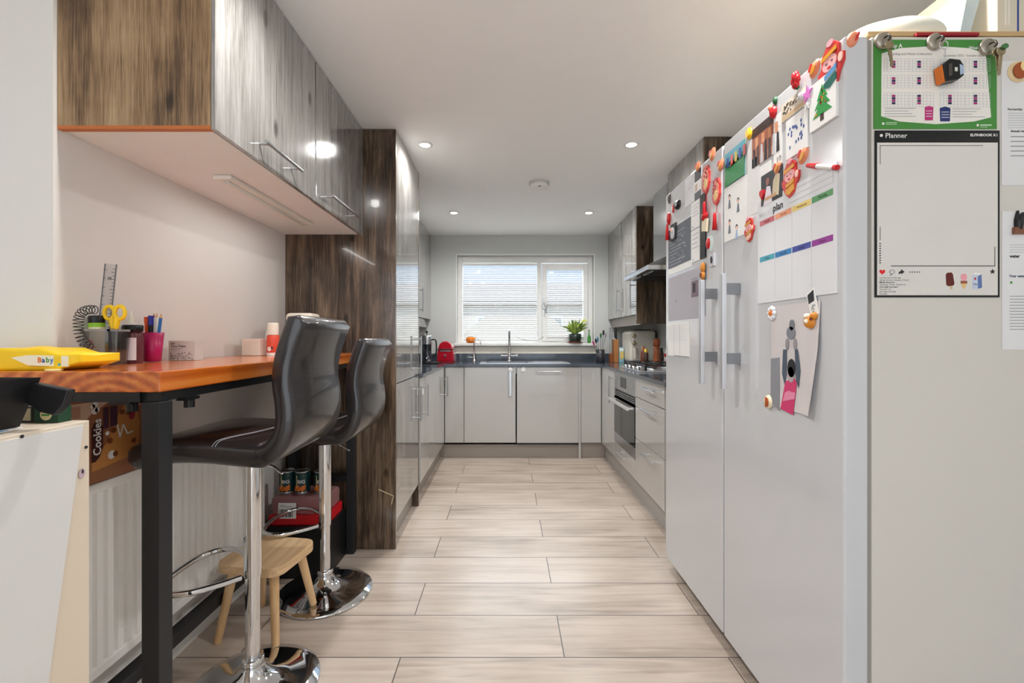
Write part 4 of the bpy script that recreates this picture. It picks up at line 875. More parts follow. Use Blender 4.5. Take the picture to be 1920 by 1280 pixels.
m = MB().use(M((140, 190, 200), .5)).box(1.150, 1.200, 4.60, 4.66, W, W+.155, .002); P = lambda u, v, h: (u, 4.60-h, W+v); m.use(M((226, 196, 110), .5)).rc(P, 1.160, .035, 1.195, .11, 0, .001).use(WHITE).rc(P, 1.153, .115, 1.197, .145, 0, .001)
tag(m.build('food_carton', None), 'pale blue carton with a yellow panel beside the cream appliance', 'carton')
# air fryer
r = thing('air_fryer', 'large cream air fryer with two round dials on the right worktop', 'air fryer', (1.32, 4.5, W))
CRM = M((216, 212, 200), .3, coat=.3)
MB().box(1.205, 1.465, 4.40, 4.72, W+.008, W+.325, .035).build('body', CRM, r)
MB().box(1.215, 1.455, 4.41, 4.71, W, W+.0085).build('base', M((120, 116, 108), .4), r)
for z in (.27, .20): MB().lathe((1.245, 4.40, W+z), [(.020, 0), (.020, .010), (.015, .016), (.0, .016)], 24, YM).build('dial', M((196, 182, 150), .25, metal=.5), r)
d = MB().box(1.222, 1.45, 4.392, 4.401, W+.03, W+.16, .003).build('drawer', CRM, r); MB().box(1.236, 1.258, 4.352, 4.372, W+.045, W+.155, .006).box(1.238, 1.256, 4.370, 4.393, W+.14, W+.154).build('handle', M((210, 206, 194), .3), d)
B(1.27, 1.44, 4.48, 4.62, W+.3255, W+.334, .002).build('vent', BLKPL, r)
r = thing('pepper_mill', 'tall turned wooden pepper mill behind the hob', 'pepper mill', (1.30, 3.92, W))
MB().lathe((1.30, 3.90, W), [(.034, 0), (.035, .01), (.028, .06), (.024, .12), (.030, .165), (.022, .172)], 28).build('body', M((150, 76, 38), .3, coat=.3), r); MB().lathe((1.30, 3.90, W), [(.022, .1722), (.030, .18), (.032, .22), (.028, .238), (.008, .246), (0, .25)], 28).build('head', M((140, 68, 34), .3, coat=.3), r)
for i, (x, y, h_, c1, c2) in enumerate(((1.245, 4.02, .15, (60, 34, 24), (214, 176, 60)), (1.375, 4.0, .16, (70, 40, 26), (60, 60, 64)), (1.25, 4.12, .17, (110, 54, 30), (176, 110, 60)))):
    q = thing('spice_bottle', ['short brown spice bottle with yellow cap left of the pepper mill', 'dark spice bottle at the wall behind the pepper mill', 'reddish brown bottle with wooden cap behind the pepper mill'][i], 'bottle', (x, y, W))
    MB().lathe((x, y, W), [(.022, 0), (.023, .003), (.023, h_*.68), (.014, h_*.8)], 20).build('glass', M(c1, .2, coat=.5), q); MB().lathe((x, y, W), [(.015, h_*.8+.0002), (.015, h_), (0, h_)], 16).build('cap', M(c2, .4), q)
r = thing('sauce_bottle', 'white bottle with red bands beside the fridge edge on the worktop', 'bottle', (1.40, 3.88, W))
MB().lathe((1.385, 3.87, W), [(.026, 0), (.027, .003), (.027, .12), (.014, .155)], 20).build('body', M((232, 230, 228), .3), r); MB().lathe((1.385, 3.87, W), [(.0275, .025), (.0275, .05)], 20, caps=False).lathe((1.385, 3.87, W), [(.0275, .085), (.0275, .115)], 20, caps=False).build('label', M((196, 40, 36), .4), r); MB().lathe((1.385, 3.87, W), [(.014, .1552), (.013, .18), (0, .18)], 16).build('cap', M((60, 60, 64), .4), r)
r = thing('chopping_board', 'small round wooden board beside the air fryer', 'board', (1.20, 4.1, W)); MB().lathe((1.20, 4.14, W), [(.045, 0), (.047, .004), (.045, .012), (0, .012)], 24).build('board', M((150, 88, 52), .5), r)
# socket
r = thing('double_socket', 'double electrical socket on the right wall under the wall cabinet', 'socket', (1.489, 4.66, 1.14))
B(1.481, 1.4895, 4.42, 4.566, 1.14, 1.226, .002).build('plate', M((120, 124, 128), .25, metal=.7), r)
P = lambda u, v, h: (1.481-h, u, v); m = MB()
for y in (4.455, 4.53): m.el(P, y, 1.183, .014, .014, 0, .001)
m.build('plug_holes', INK, r)

# ceiling fittings
for i, (x, y) in enumerate(((-.484, 2.64), (.73, 2.635), (-.483, 4.06), (.74, 4.06), (-.484, 1.2), (.73, 1.2))):
    lab = ['recessed ceiling downlight on the left, nearer row', 'recessed ceiling downlight on the right, nearer row', 'recessed ceiling downlight at the left, row nearest the window', 'recessed ceiling downlight at the right, row nearest the window', 'recessed ceiling downlight over the near left floor', 'recessed ceiling downlight over the near right floor'][i]
    r = thing('ceiling_downlight', lab, 'light', (x, y, H-.006), 'recessed ceiling downlights')
    MB().lathe((x, y, H-.006), [(.030, 0), (.043, .0), (.045, .003), (.045, .0055), (.030, .0055), (.030, 0)], 32, caps=False).build('bezel', TRIMW, r)
    MB().lathe((x, y, H-.004), [(.0, 0), (.0295, 0)], 32, caps=False).build('lamp', M((255, 250, 240), .5, emit=14), r)
    light('downlight', 'SPOT', (x, y, H-.03), (0, 0, 0), 28, (1, .98, .96), spot_size=math.radians(172), spot_blend=.8, shadow_soft_size=.035)
r = thing('smoke_alarm', 'round white smoke alarm on the ceiling', 'smoke alarm', (.234, 3.28, H-.035))
MB().lathe((.234, 3.28, H), [(.075, -.0005), (.075, -.016), (.070, -.018)], 40).build('base', M((196, 196, 194), .5), r)  # base greyed to put the shade of the alarm's sides into its colour
MB().lathe((.234, 3.28, H), [(.066, -.0182), (.066, -.036), (.058, -.042), (0, -.043)], 40).build('cover', M((226, 226, 224), .5), r)
MB().lathe((.234, 3.23, H-.0435), [(.010, 0), (.010, -.003)], 16).build('test_button', M((120, 120, 120), .4), r)

# ------------------------------------------------------------------ fridge and freezer
FX, SYP = .80, 1.063
def FP(u, v, h): return (FX-h, -u, v)           # door plane: u grows towards the camera
def SP(u, v, h): return (u, SYP+.006-h, v)      # near side of the body
def fr(label, y0, y1, hy, nm):
    r = thing(nm, label, 'fridge' if nm == 'tall_fridge' else 'freezer', ((.8+1.45)/2, (y0+y1)/2, 0))
    B(FX+.069, 1.46, y0+.006, y1-.003, .018, 1.868, .004).build('body', FRSIDE, r)
    d = B(FX, FX+.058, y0, y1, .052, 1.866, .006).build('door', FRIDGE, r)
    m = MB().box(.737, .752, hy-.012, hy+.012, .975, 1.372, .002); m.build('handle', M((206, 208, 212), .3, metal=.5), d)
    for z in (1.30, 1.06): B(.7525, FX-.0005, hy-.011, hy+.011, z, z+.038).build('handle_bracket', M((140, 142, 146), .3, metal=.7), d)
    B(FX+.02, FX+.069, y0+.02, y1-.02, 1.8665, 1.876).build('hinge_cover', M((210, 208, 204), .4), r)
    m = MB()
    for x in (.90, 1.40):
        for y in (y0+.05, y1-.05): m.lathe((x, y, .0005), [(.018, 0), (.018, .018)], 14)
    m.build('feet', BLKPL, r)
    B(FX+.0585, FX+.0685, y0+.006, y1-.006, .06, 1.86).build('door_seal', M((150, 146, 138), .6), r)
    return r
fr('tall white fridge nearest the camera with a vertical bar handle', 1.063, 1.655, 1.545, 'tall_fridge')
fr('tall white freezer beyond the fridge, next to the drawers', 1.665, 2.260, 1.715, 'tall_freezer')

def fu(px): return -FX*F/(px-CX)
def fp(px, py): y = FX*F/(px-CX); return (-y, CH+(CY-py)*y/F)
def sp_(px, py): return ((px-CX)*SYP/F, CH+(CY-py)*SYP/F)
e = .0006
# papers on the freezer (far door)
def sheet(name, label, cat, far, near, top, bot, base=PAPER, draw=None, h=.0012, P=FP, h0=.0003):
    m = MB().use(base).rc(P, far, bot, near, top, h0, h0+h)
    if draw: draw(m, far, near, top, bot, h0+h)
    return tag(m.build(name, None), label, cat)
def lines(m, P, u0, u1, v0, v1, n, h, mat=GREYP, th=.25):
    m.use(mat)
    for i in range(n):
        v = v1-(i+.5)*(v1-v0)/n; t = (v1-v0)/n*th; uu = u1-(u1-u0)*(.28*((i*7) % 5)/5); m.rc(P, u0, v-t/2, uu, v+t/2, h, h+.0003)
def d1(m, a, b, t, bt, h):
    m.use(M((90, 96, 106), .4)).rc(FP, a+.005, bt+.03, b-.005, t-.005, h, h+.0004).use(LGREY)
    for i in range(12): m.rc(FP, a+.02+.01*(i % 3), t-.02-i*.016, a+.09+.04*((i*3) % 4), t-.022-i*.016, h+.0004, h+.0008)
    random.seed(3)
    for i in range(40): m.el(FP, a+.12+random.random()*.1, bt+.05+random.random()*.12, .003, .002, h+.0004, h+.0008, 6)
sheet('chalk_poster', 'dark grey poster with pale writing on the freezer door', 'poster', fu(1253), fu(1298), 1.685, 1.46, WHITE, d1)
def dn_(m, a, b, t, bt, h): lines(m, FP, a+.01, b-.01, bt+.05, t-.01, 4, h, LGREY); m.use(INK).el(FP, a+.02, bt+.01, .003, .003, h, h+.0004, 8)
sheet('note_card', 'upper white note card beside the dark grey poster', 'note', fu(1297), fu(1314), 1.73, 1.615, WHITE, dn_, h0=.0018)
sheet('note_card', 'lower white note card beside the dark grey poster', 'note', fu(1297), fu(1314), 1.61, 1.475, WHITE, dn_, h0=.0018)
sheet('magnetic_strip', 'black magnetic strip board right of the note cards', 'board', fu(1315), fu(1325), 1.735, 1.475, BLKPL, None, h=.006)
def d2(m, a, b, t, bt, h):
    m.use(M((120, 104, 116), .5)).rc(FP, b-.10, bt+.09, b-.03, bt+.16, h, h+.0004).use(INK).rc(FP, b-.085, bt+.11, b-.06, bt+.15, h+.0004, h+.0007); m.use(GREYP).el(FP, a+.10, bt+.09, .008, .008, h, h+.0004, 10); lines(m, FP, b-.10, b-.04, t-.10, t-.03, 3, h, GREYP)
sheet('grey_letter', 'grey sheet with a small picture hanging on the freezer above the handle', 'paper', fu(1254), fu(1316), 1.445, 1.235, M((176, 174, 182), .7), d2)
sheet('blue_strip', 'narrow blue grey card between the grey sheet and the handle', 'card', fu(1316.5), fu(1323), 1.445, 1.24, M((110, 116, 134), .6))
def d3(m, a, b, t, bt, h):
    lines(m, FP, a+.01, b-.01, bt+.07, t-.01, 12, h, LGREY, .12); m.use(GREYP)
    for u in (a+.08, a+.15): m.rc(FP, u, bt+.005, u+.0015, t-.01, h, h+.0004)
    m.rc(FP, a+.08, bt, b, bt+.004, h, h+.0004)
sheet('timetable', 'white printed timetable low on the freezer door', 'timetable', fu(1253), fu(1293), 1.225, 1.065, WHITE, d3)
def d4(m, a, b, t, bt, h):
    random.seed(11); m.use(LGREY)
    for i in range(26): m.rc(FP, a+random.random()*(b-a)*.8, bt+random.random()*(t-bt)*.9, a+(b-a)*.85, bt+random.random()*.001+(t-bt)*.5, h, h+.0002) if 0 else m.el(FP, a+.01+random.random()*(b-a-.02), bt+.01+random.random()*(t-bt-.02), .006, .002, h, h+.0003, 6)
sheet('sketch_sheet', 'pencil sketch on white paper near the freezer top', 'drawing', fu(1285), fu(1302), 1.855, 1.735, M((214, 214, 218), .7), d4)
def d5(m, a, b, t, bt, h):
    m.use(INK).rc(FP, a+.004, t-.05, b-.004, t-.004, h, h+.0003).use(M((200, 170, 150), .6)).rc(FP, a+.01, bt+.05, a+.03, t-.06, h, h+.0003).use(M((90, 94, 100), .6)).rc(FP, a+.004, bt+.004, b-.004, bt+.045, h, h+.0003)
sheet('photo_strip', 'strip of small dark photographs near the freezer top', 'photo', fu(1302.5), fu(1316), 1.875-.015, 1.72, WHITE, d5)
tag(MB().use(BLKPL).dome(FP, *fp(1272, 384), .032, .022, 0, .02).use(STEEL).el(FP, *fp(1275, 383), .012, .010, .019, .021).build('camera_magnet', None), 'black round camera shaped magnet on the freezer', 'magnet')
# magnets
FLESH = M((240, 196, 180), .5); REDL = M((208, 60, 56), .4); PEACH = M((226, 142, 108), .4)
def goldfish(px, py, label, s=.022, rotn=.6):
    u, v = fp(px, py); m = MB().use(PEACH).dome(FP, u, v, s*.75, s*1.1, 0, .010, rot=-rotn); m.use(REDL).el(FP, u-s*.35, v+s*.3, s*.22, s*.5, .008, .0105, 12, -rotn).use(GOLD).el(FP, u+s*.15, v-.2*s, s*.3, s*.55, .0085, .0108, 12, -rotn)
    tag(m.build('peanut_magnet', None), label, 'magnet', 'orange peanut shaped magnets on the fridge doors')
goldfish(1310, 312, 'small orange magnet at the upper left of the tassel charms', .02)
goldfish(1337, 289, 'orange magnet topmost above the tassel charms', .024)
goldfish(1353, 309, 'orange magnet right of the tassel charms by the door gap', .022)
goldfish(1529, 129, 'orange magnet left of the large red hatted figure', .021)
goldfish(1508, 291, 'orange magnet above the gold holding figure', .022)
goldfish(1460, 314, 'pale orange round magnet left of the gold holding figure', .018)
u, v = (.815, 1.783); m = MB().use(PEACH).dome(lambda a, b2, h: (a, SYP-h, b2), .807+.012, 1.857-.0, .013, .020, 0, .008, rot=-.4).use(REDL).el(lambda a, b2, h: (a, SYP-h, b2), .825, 1.86, .003, .012, .006, .009, 12, -.4)
tag(m.build('peanut_magnet', None), 'orange magnet on the near edge of the fridge door at the top', 'magnet', 'orange peanut shaped magnets on the fridge doors')
def charm(pu, py, label, tass, s=1):
    u, v = fp(pu, py); r = thing('tassel_charm', label, 'charm', FP(u, v, .004), 'red tassel charms on the freezer')
    out = [(0, .055), (.018, .05), (.024, .03), (.034, .02), (.030, 0), (.034, -.02), (.022, -.045), (0, -.06), (-.022, -.045), (-.034, -.02), (-.030, 0), (-.034, .02), (-.024, .03), (-.018, .05)]
    m = MB().use(REDL).pl(FP, [(u+a*s, v+b*s) for a, b in out], .0005, .006).use(M((232, 150, 130), .5)).pl(FP, [(u+a*s*.78, v+b*s*.78) for a, b in out], .006, .0075)
    m.use(M((224, 196, 130), .5)).el(FP, u+.004, v-.018*s, .013*s, .020*s, .0075, .009).use(DRED)
    random.seed(int(pu))
    for i in range(14): m.el(FP, u+(random.random()-.5)*.04, v+(random.random()-.3)*.06, .003, .0045, .0075, .0086, 6)
    m.build('figure', None, r)
    MB().tube([FP(u, v-.06*s, .003), FP(u, v-.06*s-.03, .003)], .0012, 6).build('cord', RED, r)
    MB().lathe(FP(u, v-.09*s-.0, .0105), [(.004, 0), (.007, -.012), (.006, -.018), (.0095, -tass), (.0, -tass)], 14).build('tassel', RED, r)
charm(1325.5, 336, 'left red tassel charm hanging below the peanut magnets', .075)
charm(1345, 358, 'right red tassel charm hanging beside the door gap', .065, .92)
u, v = fp(1255, 410); r = thing('tassel_charm', 'small red tassel charm at the far edge of the freezer door', 'charm', FP(u, v, .004)); MB().use(RED).dome(FP, u, v, .022, .032, .0003, .012).build('figure', None, r); MB().lathe(FP(u-.0, v-.04, .0108), [(.004, .012), (.006, 0), (.010, -.065), (0, -.065)], 12).build('tassel', RED, r)
m = MB().use(M((90, 80, 80), .5)).dome(FP, *fp(1256, 372), .016, .026, .0003, .01); tag(m.build('small_magnet', None), 'small dark magnet at the top far edge of the freezer', 'magnet')
m = MB().use(REDL).dome(FP, *fp(1263, 391), .012, .022, .0003, .008).use(WHITE).el(FP, *fp(1263, 391), .005, .012, .0075, .0092); tag(m.build('small_magnet', None), 'small red and white magnet left of the black round magnet', 'magnet')
u, v = fp(1265, 437); m = MB().use(BLKPL).rc(FP, u-.03, v-.035, u+.03, v+.045, .0022, .008).use(LGREY).el(FP, u, v, .016, .028, .008, .014).use(FLESH).el(FP, u, v+.015, .010, .010, .014, .017); tag(m.build('figure_magnet', None), 'dark rectangular magnet with a pale figure on the grey poster', 'magnet')
u, v = fp(1326.5, 417); m = MB().use(M((226, 214, 184), .5)).pl(FP, [(u-.024, v-.03), (u+.018, v-.04), (u+.026, v+.01), (u-.02, v+.015)], .007, .014).use(RED).dome(FP, u-.006, v+.028, .026, .016, .0065, .012); tag(m.build('heart_magnet', None), 'cream tag magnet with a red bow below the left tassel', 'magnet')
u, v = fp(1333, 456); m = MB().use(M((220, 232, 228), .4)).dome(FP, u, v, .024, .032, .0003, .012).use(RED).dome(FP, u-.002, v, .017, .023, .010, .006); tag(m.build('round_magnet', None), 'white and red round magnet below the tassels', 'magnet')
u, v = fp(1337, 487); m = MB().use(LGREY).rc(FP, u-.02, v-.025, u+.02, v+.025, .0003, .006).use(INK).el(FP, u, v, .008, .014, .006, .008); tag(m.build('small_magnet', None), 'small silver magnet under the white and red round one', 'magnet')
u, v = fp(1322, 507); m = MB().use(M((206, 132, 50), .5)).dome(FP, u, v+.012, .016, .022, .0065, .012).dome(FP, u, v-.02, .014, .018, .0065, .012).use(M((120, 60, 30), .5)).el(FP, u, v-.018, .007, .010, .018, .0195); tag(m.build('bear_magnet', None), 'golden brown bear magnet above the freezer handle', 'magnet')

# papers on the fridge (near door)
def d6(m, a, b, t, bt, h):
    m.use(M((40, 130, 70), .5)).rc(FP, a, bt, b, bt+.07, h, h+.0003).use(M((80, 160, 180), .5)).rc(FP, a, t-.035, b, t, h, h+.0003).use(M((60, 100, 70), .5)).pl(FP, [(a, bt+.07), (b, bt+.07), (b, t-.05), (a+.08, t-.03), (a+.04, t-.06), (a, t-.04)], h+.0003, h+.0006)
    for i in range(5): m.use([BLUE, REDL, M((200, 170, 60), .5)][i % 3]).rc(FP, a+.015+i*.028, bt+.065, a+.03+i*.028, bt+.10, h+.0006, h+.0009)
sheet('green_picture', 'small green landscape picture at the fridge gap', 'picture', fu(1361), fu(1397), 1.828-.01, 1.70, M((50, 120, 110), .4), d6, h=.003)
def d7(m, a, b, t, bt, h):
    random.seed(4)
    for (u, v) in ((a+.04, t-.05), (a+.10, t-.08), (a+.04, t-.14), (a+.09, t-.17)):
        m.use(INK).el(FP, u, v+.012, .008, .009, h, h+.0003, 10).use(FLESH).el(FP, u, v+.008, .006, .007, h+.0003, h+.0006, 10).use([M((120, 170, 150), .5), M((170, 190, 220), .5), M((110, 120, 130), .5)][int(u*100) % 3]).pl(FP, [(u-.010, v-.03), (u+.010, v-.03), (u+.004, v+.001), (u-.004, v+.001)], h, h+.0003)
sheet('child_drawing', "child's drawing of four small figures on white paper", 'drawing', fu(1358.5), fu(1402), 1.695, 1.50, WHITE, d7)
sheet('blank_sheet', 'plain white sheet between the drawing and the beach photograph', 'paper', fu(1402.5), fu(1424), 1.80, 1.55, M((224, 224, 224), .7))
def d8(m, a, b, t, bt, h):
    m.use(M((160, 96, 72), .5)).rc(FP, a, bt+.03, b, t-.03, h, h+.0003).use(M((60, 40, 40), .5)).rc(FP, a, t-.03, b, t, h, h+.0003)
    for i in range(7): m.use([INK, M((70, 50, 50), .5), LGREY][i % 3]).pl(FP, [(a+.006+i*.021, bt), (a+.022+i*.021, bt), (a+.018+i*.021, bt+.055+.01*(i % 2)), (a+.009+i*.021, bt+.06)], h+.0003, h+.0006)
    for i in range(4): m.use(M((216, 150, 110), .5)).rc(FP, a+.02+i*.035, bt+.06, a+.035+i*.035, t-.035, h+.0003, h+.0005)
sheet('group_photo', 'brown group photograph under the yellow magnet', 'photo', fu(1411), fu(1451), 1.825, 1.70, M((190, 130, 100), .4), d8)
def d9(m, a, b, t, bt, h):
    m.use(INK).text(FP, '10', a+.012, bt+.006, .026, h+.0003); lines(m, FP, a+.01, b-.01, bt+.05, t-.03, 5, h, LGREY, .1)
sheet('calendar_page', 'white calendar page numbered 10 beside the group photograph', 'calendar', fu(1451.5), fu(1467), 1.81, 1.66, WHITE, d9)
def d10(m, a, b, t, bt, h):
    m.use(M((206, 178, 140), .5)).rc(FP, a+.003, bt+.003, b-.003, bt+.014, h, h+.0003).use(M((110, 96, 76), .5)); random.seed(8)
    for i in range(34): m.el(FP, a+.008+random.random()*(b-a-.016), bt+.016+random.random()*(t-bt-.024), .003, .003, h, h+.0006, 6)
sheet('shell_plaque', 'beige plaque covered in small pebbles near the fridge top', 'plaque', fu(1468), fu(1514), 1.822, 1.772, M((222, 212, 196), .6), d10, h=.004)
def d11(m, a, b, t, bt, h):
    random.seed(6); m.use(M((60, 80, 150), .5))
    for i in range(18): m.el(FP, a+.012+random.random()*(b-a-.024), bt+.012+random.random()*(t-bt-.024), .0032, .0052, h, h+.0004, 8)
sheet('dotted_card', 'white tile card with blue dots below the pebble plaque', 'card', fu(1477), fu(1518), 1.765, 1.655, WHITE, d11, h=.005)
def d12(m, a, b, t, bt, h):
    c = (a+b)/2; w = (b-a)
    m.use(M((70, 44, 36), .5)).rc(FP, c-.007, bt+.012, c+.006, bt+.03, h, h+.0004)
    for k, (w0, z0_) in enumerate(((.035, .028), (.028, .048), (.019, .068))): m.use(M((46, 150, 70), .5)).pl(FP, [(c-w0, bt+z0_), (c+w0, bt+z0_), (c, bt+z0_+.035)], h, h+.0004+.0001*k)
    random.seed(2)
    for i in range(14): t_ = random.random(); m.use([RED, GOLD, DGREEN][i % 3]).el(FP, c+(random.random()-.5)*.05*(1-t_), bt+.032+t_*.06, .0025, .003, h+.0007, h+.0010, 8)
sheet('tree_tile', 'white square tile painted with a decorated green Christmas tree', 'tile', fu(1523), fu(1573), 1.805, 1.685, WHITE, d12, h=.007)
sheet('paper_slip', 'long white sheet hanging behind the dotted card', 'paper', fu(1425), fu(1446), 1.69, 1.57, WHITE)
def d13(m, a, b, t, bt, h):
    m.use(M((46, 48, 54), .5)).rc(FP, a, bt, b, t, h, h+.0002)
    m.use(M((214, 200, 170), .6)).pl(FP, [(b-.05, bt+.02), (b-.018, bt+.01), (b-.012, bt+.07), (b-.03, bt+.08), (b-.045, bt+.06)], h+.0002, h+.0004).use(FLESH).el(FP, b-.030, bt+.090, .010, .013, h+.0002, h+.0005, 12)
    m.use(M((222, 214, 224), .6)).pl(FP, [(a+.012, bt), (b-.05, bt), (b-.06, bt+.05), (a+.03, bt+.055)], h+.0002, h+.0004).use(M((150, 100, 90), .6)).el(FP, a+.035, bt+.068, .009, .012, h+.0002, h+.0005, 12)
    m.use(M((200, 160, 120), .5)).rc(FP, a+.02, bt+.012, b-.03, bt+.022, h+.0004, h+.0006)
sheet('couple_photo', 'photograph of two people on dark ground above the weekly planner', 'photo', fu(1429), fu(1469), 1.655, 1.56, M((46, 48, 54), .4), d13, h0=.0018)
sheet('pink_card', 'small pink and brown card at the lower left of the couple photograph', 'card', fu(1422), fu(1430), 1.562, 1.53, M((196, 130, 110), .6), None, h0=.0005)
# weekly planner
a_, b2, t_, bt_ = fu(1422.5), fu(1571), 1.575, 1.258
m = MB().use(M((230, 232, 236), .10, coat=.8)).rc(FP, a_, bt_, b2, t_, .0004, .0028); hh = .0028
uw = (b2-a_-.02)/4
WK = [[(190, 90, 100), (226, 150, 110), (224, 196, 110), (80, 150, 90)], [(80, 170, 190), (60, 130, 190), (70, 80, 160), (150, 60, 150)]]
DAYS = [['Monday', 'Tuesday', 'Wednesday', 'Thursday'], ['Friday', 'Saturday', 'Sunday', 'Notes']]
for row, v in enumerate((1.508, 1.395)):
    for k in range(4):
        u0 = a_+.012+k*uw; m.use(M(WK[row][k], .3)).rc(FP, u0, v-.008, u0+uw-.004, v+.008, hh, hh+.0003); m.use(INK).text(FP, DAYS[row][k], u0+uw/2, v-.003, .009, hh+.0006, align='CENTER')
m.use(LGREY)
for k in range(1, 4): m.rc(FP, a_+.010+k*uw-.0005, bt_+.01, a_+.010+k*uw+.0005, 1.50, hh, hh+.0003)
m.use(INK).text(FP, 'plan', a_+.082, 1.527, .030, hh+.0004, bold=.03).use(LGREY).text(FP, 'weekly', a_+.008, 1.527, .028, hh+.0004)
m.use(GREYP)
for v in (1.530, 1.546, 1.562): m.rc(FP, a_+.155, v, b2-.012, v+.0006, hh, hh+.0003)
m.rc(FP, b2-.0125, 1.530, b2-.012, 1.562, hh, hh+.0003); m.use(INK).text(FP, 'Week', a_+.158, 1.550, .008, hh+.0004)
tag(m.build('weekly_planner', None), 'glossy weekly plan board with coloured day headings on the fridge door', 'planner')
# magnets on near door
def fig(px, py, label, s, hat=REDL, body=RED, low=M((30, 100, 90), .4), gold=True, rotn=0):
    u, v = fp(px, py); cr_, sr = math.cos(rotn), math.sin(rotn)
    q = lambda a, b: (u+(a*cr_-b*sr)*s, v+(a*sr+b*cr_)*s)
    m = MB().use(REDL).pl(FP, [q(*p) for p in [(-.5, -.9), (-.1, -1.25), (.45, -1.0), (.62, -.5), (.95, -.1), (.95, .35), (.6, .45), (.6, 1.0), (.3, 1.3), (-.2, 1.25), (-.62, .95), (-.68, .3), (-.95, .05), (-.8, -.4)]], .0005, .006)
    m.use(M((240, 176, 176), .5)); c = q(0, .28); m.el(FP, c[0], c[1], .52*s, .42*s, .006, .0085, 20, rotn)
    m.use(GOLD).pl(FP, [q(*p) for p in [(-.58, .55), (.55, .72), (.55, .95), (-.56, .8)]], .0085, .0100)
    m.use(hat).pl(FP, [q(*p) for p in [(-.45, .84), (.45, .95), (.25, 1.22), (-.2, 1.2)]], .0085, .0100)
    m.use(PINK); c = q(.1, 1.28); m.el(FP, c[0], c[1], .24*s, .17*s, .0085, .011, 14, rotn)
    m.use(INK)
    for dx in (-.2, .2): c = q(dx, .33); m.el(FP, c[0], c[1], .08*s, .025*s, .0085, .0092, 10, rotn)
    m.use(RED); c = q(0, .05); m.el(FP, c[0], c[1], .14*s, .07*s, .0085, .0092, 12, rotn)
    m.use(M((90, 150, 200), .5) if not gold else GOLD).pl(FP, [q(*p) for p in [(-.4, -.25), (.5, .0), (.45, -.3), (-.35, -.5)]], .006, .0085)
    m.use(low).pl(FP, [q(*p) for p in [(-.45, -.62), (.45, -.35), (.5, -.8), (0, -1.05), (-.42, -.9)]], .006, .008)
    m.use(FLESH); c = q(.78, .15); m.el(FP, c[0], c[1], .14*s, .24*s, .006, .009, 14, rotn)
    return tag(m.build('figure_magnet', None), label, 'magnet')
fig(1561, 128, 'large smiling figure magnet in a red hat near the fridge top corner', .046, gold=False)
fig(1485, 337, 'smiling figure magnet holding gold, above the weekly planner', .040, low=GOLD)
fig(1407, 432, 'slim orange and red figure magnet left of the weekly planner', .030, body=ORANGE, low=M((230, 190, 170), .5))
u, v = fp(1500, 153); r = thing('rose_magnet', 'red rose magnet on the fridge top edge', 'magnet', FP(u, v, .005))
m = MB().use(RED)
for k in range(6): a1 = k*PI/3; m.ball(FP(u+.009*math.cos(a1), v+.012*math.sin(a1)+.004, .012), .008, .007, .014, 1)
m.ball(FP(u, v+.012, .016), .008, .008, .016, 1); m.build('petals', None, r); MB().use(DGREEN).ball(FP(u+.001, v-.016, .008), .006, .007, .007, 1).build('leaf', None, r)
m = MB().use(M((226, 226, 230), .2, metal=.4)).dome(FP, *fp(1508, 180), .011, .013, .0045, .012); tag(m.build('small_magnet', None), 'small white bead magnet under the red rose', 'magnet')
def star(cu, cv, r0, r1, n=5): return [(cu+(r0 if i % 2 == 0 else r1)*math.sin(PI*i/n), cv+(r0 if i % 2 == 0 else r1)*math.cos(PI*i/n)) for i in range(2*n)]
u, v = fp(1520, 176); tag(MB().use(M((216, 120, 200), .4)).pl(FP, star(u, v, .020, .009), .0055, .010).build('star_magnet', None), 'lilac pink star magnet right of the red rose', 'magnet')
u, v = fp(1519, 198); tag(MB().use(WHITE).pl(FP, star(u, v, .012, .006), .0055, .009).use(LGREY).el(FP, u, v, .004, .004, .009, .010, 8).build('star_magnet', None), 'small white star magnet below the lilac one', 'magnet')
u, v = fp(1453, 209); r = thing('apple_magnet', 'red fruit magnet with green leaf on the fridge top edge', 'magnet', FP(u, v, .005)); MB().use(RED).dome(FP, u, v-.002, .014, .019, .002, .014).use(PEACH).dome(FP, u-.004, v+.012, .009, .010, .006, .012).build('fruit', None, r); MB().use(DGREEN).dome(FP, u+.008, v+.028, .008, .012, .002, .009).build('leaf', None, r)
u, v = fp(1407, 250); tag(MB().use(M((232, 180, 30), .3)).dome(FP, u, v, .015, .020, .002, .010).use(M((248, 214, 90), .3)).el(FP, u, v, .009, .013, .0105, .0125).build('lemon_magnet', None), 'round yellow lemon magnet at the left of the group photograph', 'magnet')
u, v = fp(1433, 364); tag(MB().use(RED).pl(FP, [(u, v-.016), (u+.011, v), (u+.011, v+.009), (u+.005, v+.013), (u, v+.008), (u-.005, v+.013), (u-.011, v+.009), (u-.011, v)], .003, .010).build('heart_magnet', None), 'red heart magnet on the corner of the couple photograph', 'magnet')
p0, p1 = fp(1521, 310), fp(1577, 314); r = thing('marker_pen', 'white marker pen with red cap stuck level on the fridge', 'pen', FP(p0[0], p0[1], .009))
L3 = lambda t: FP(p0[0]+(p1[0]-p0[0])*t, p0[1]+(p1[1]-p0[1])*t, .009)
MB().tube([L3(.34), L3(.9)], .006, 14).build('barrel', WHITE, r); MB().tube([L3(0), L3(.34)], [.0055, .0075], 14).build('cap', RED, r); MB().tube([L3(.9), L3(1)], .0066, 14).build('end_plug', RED, r)
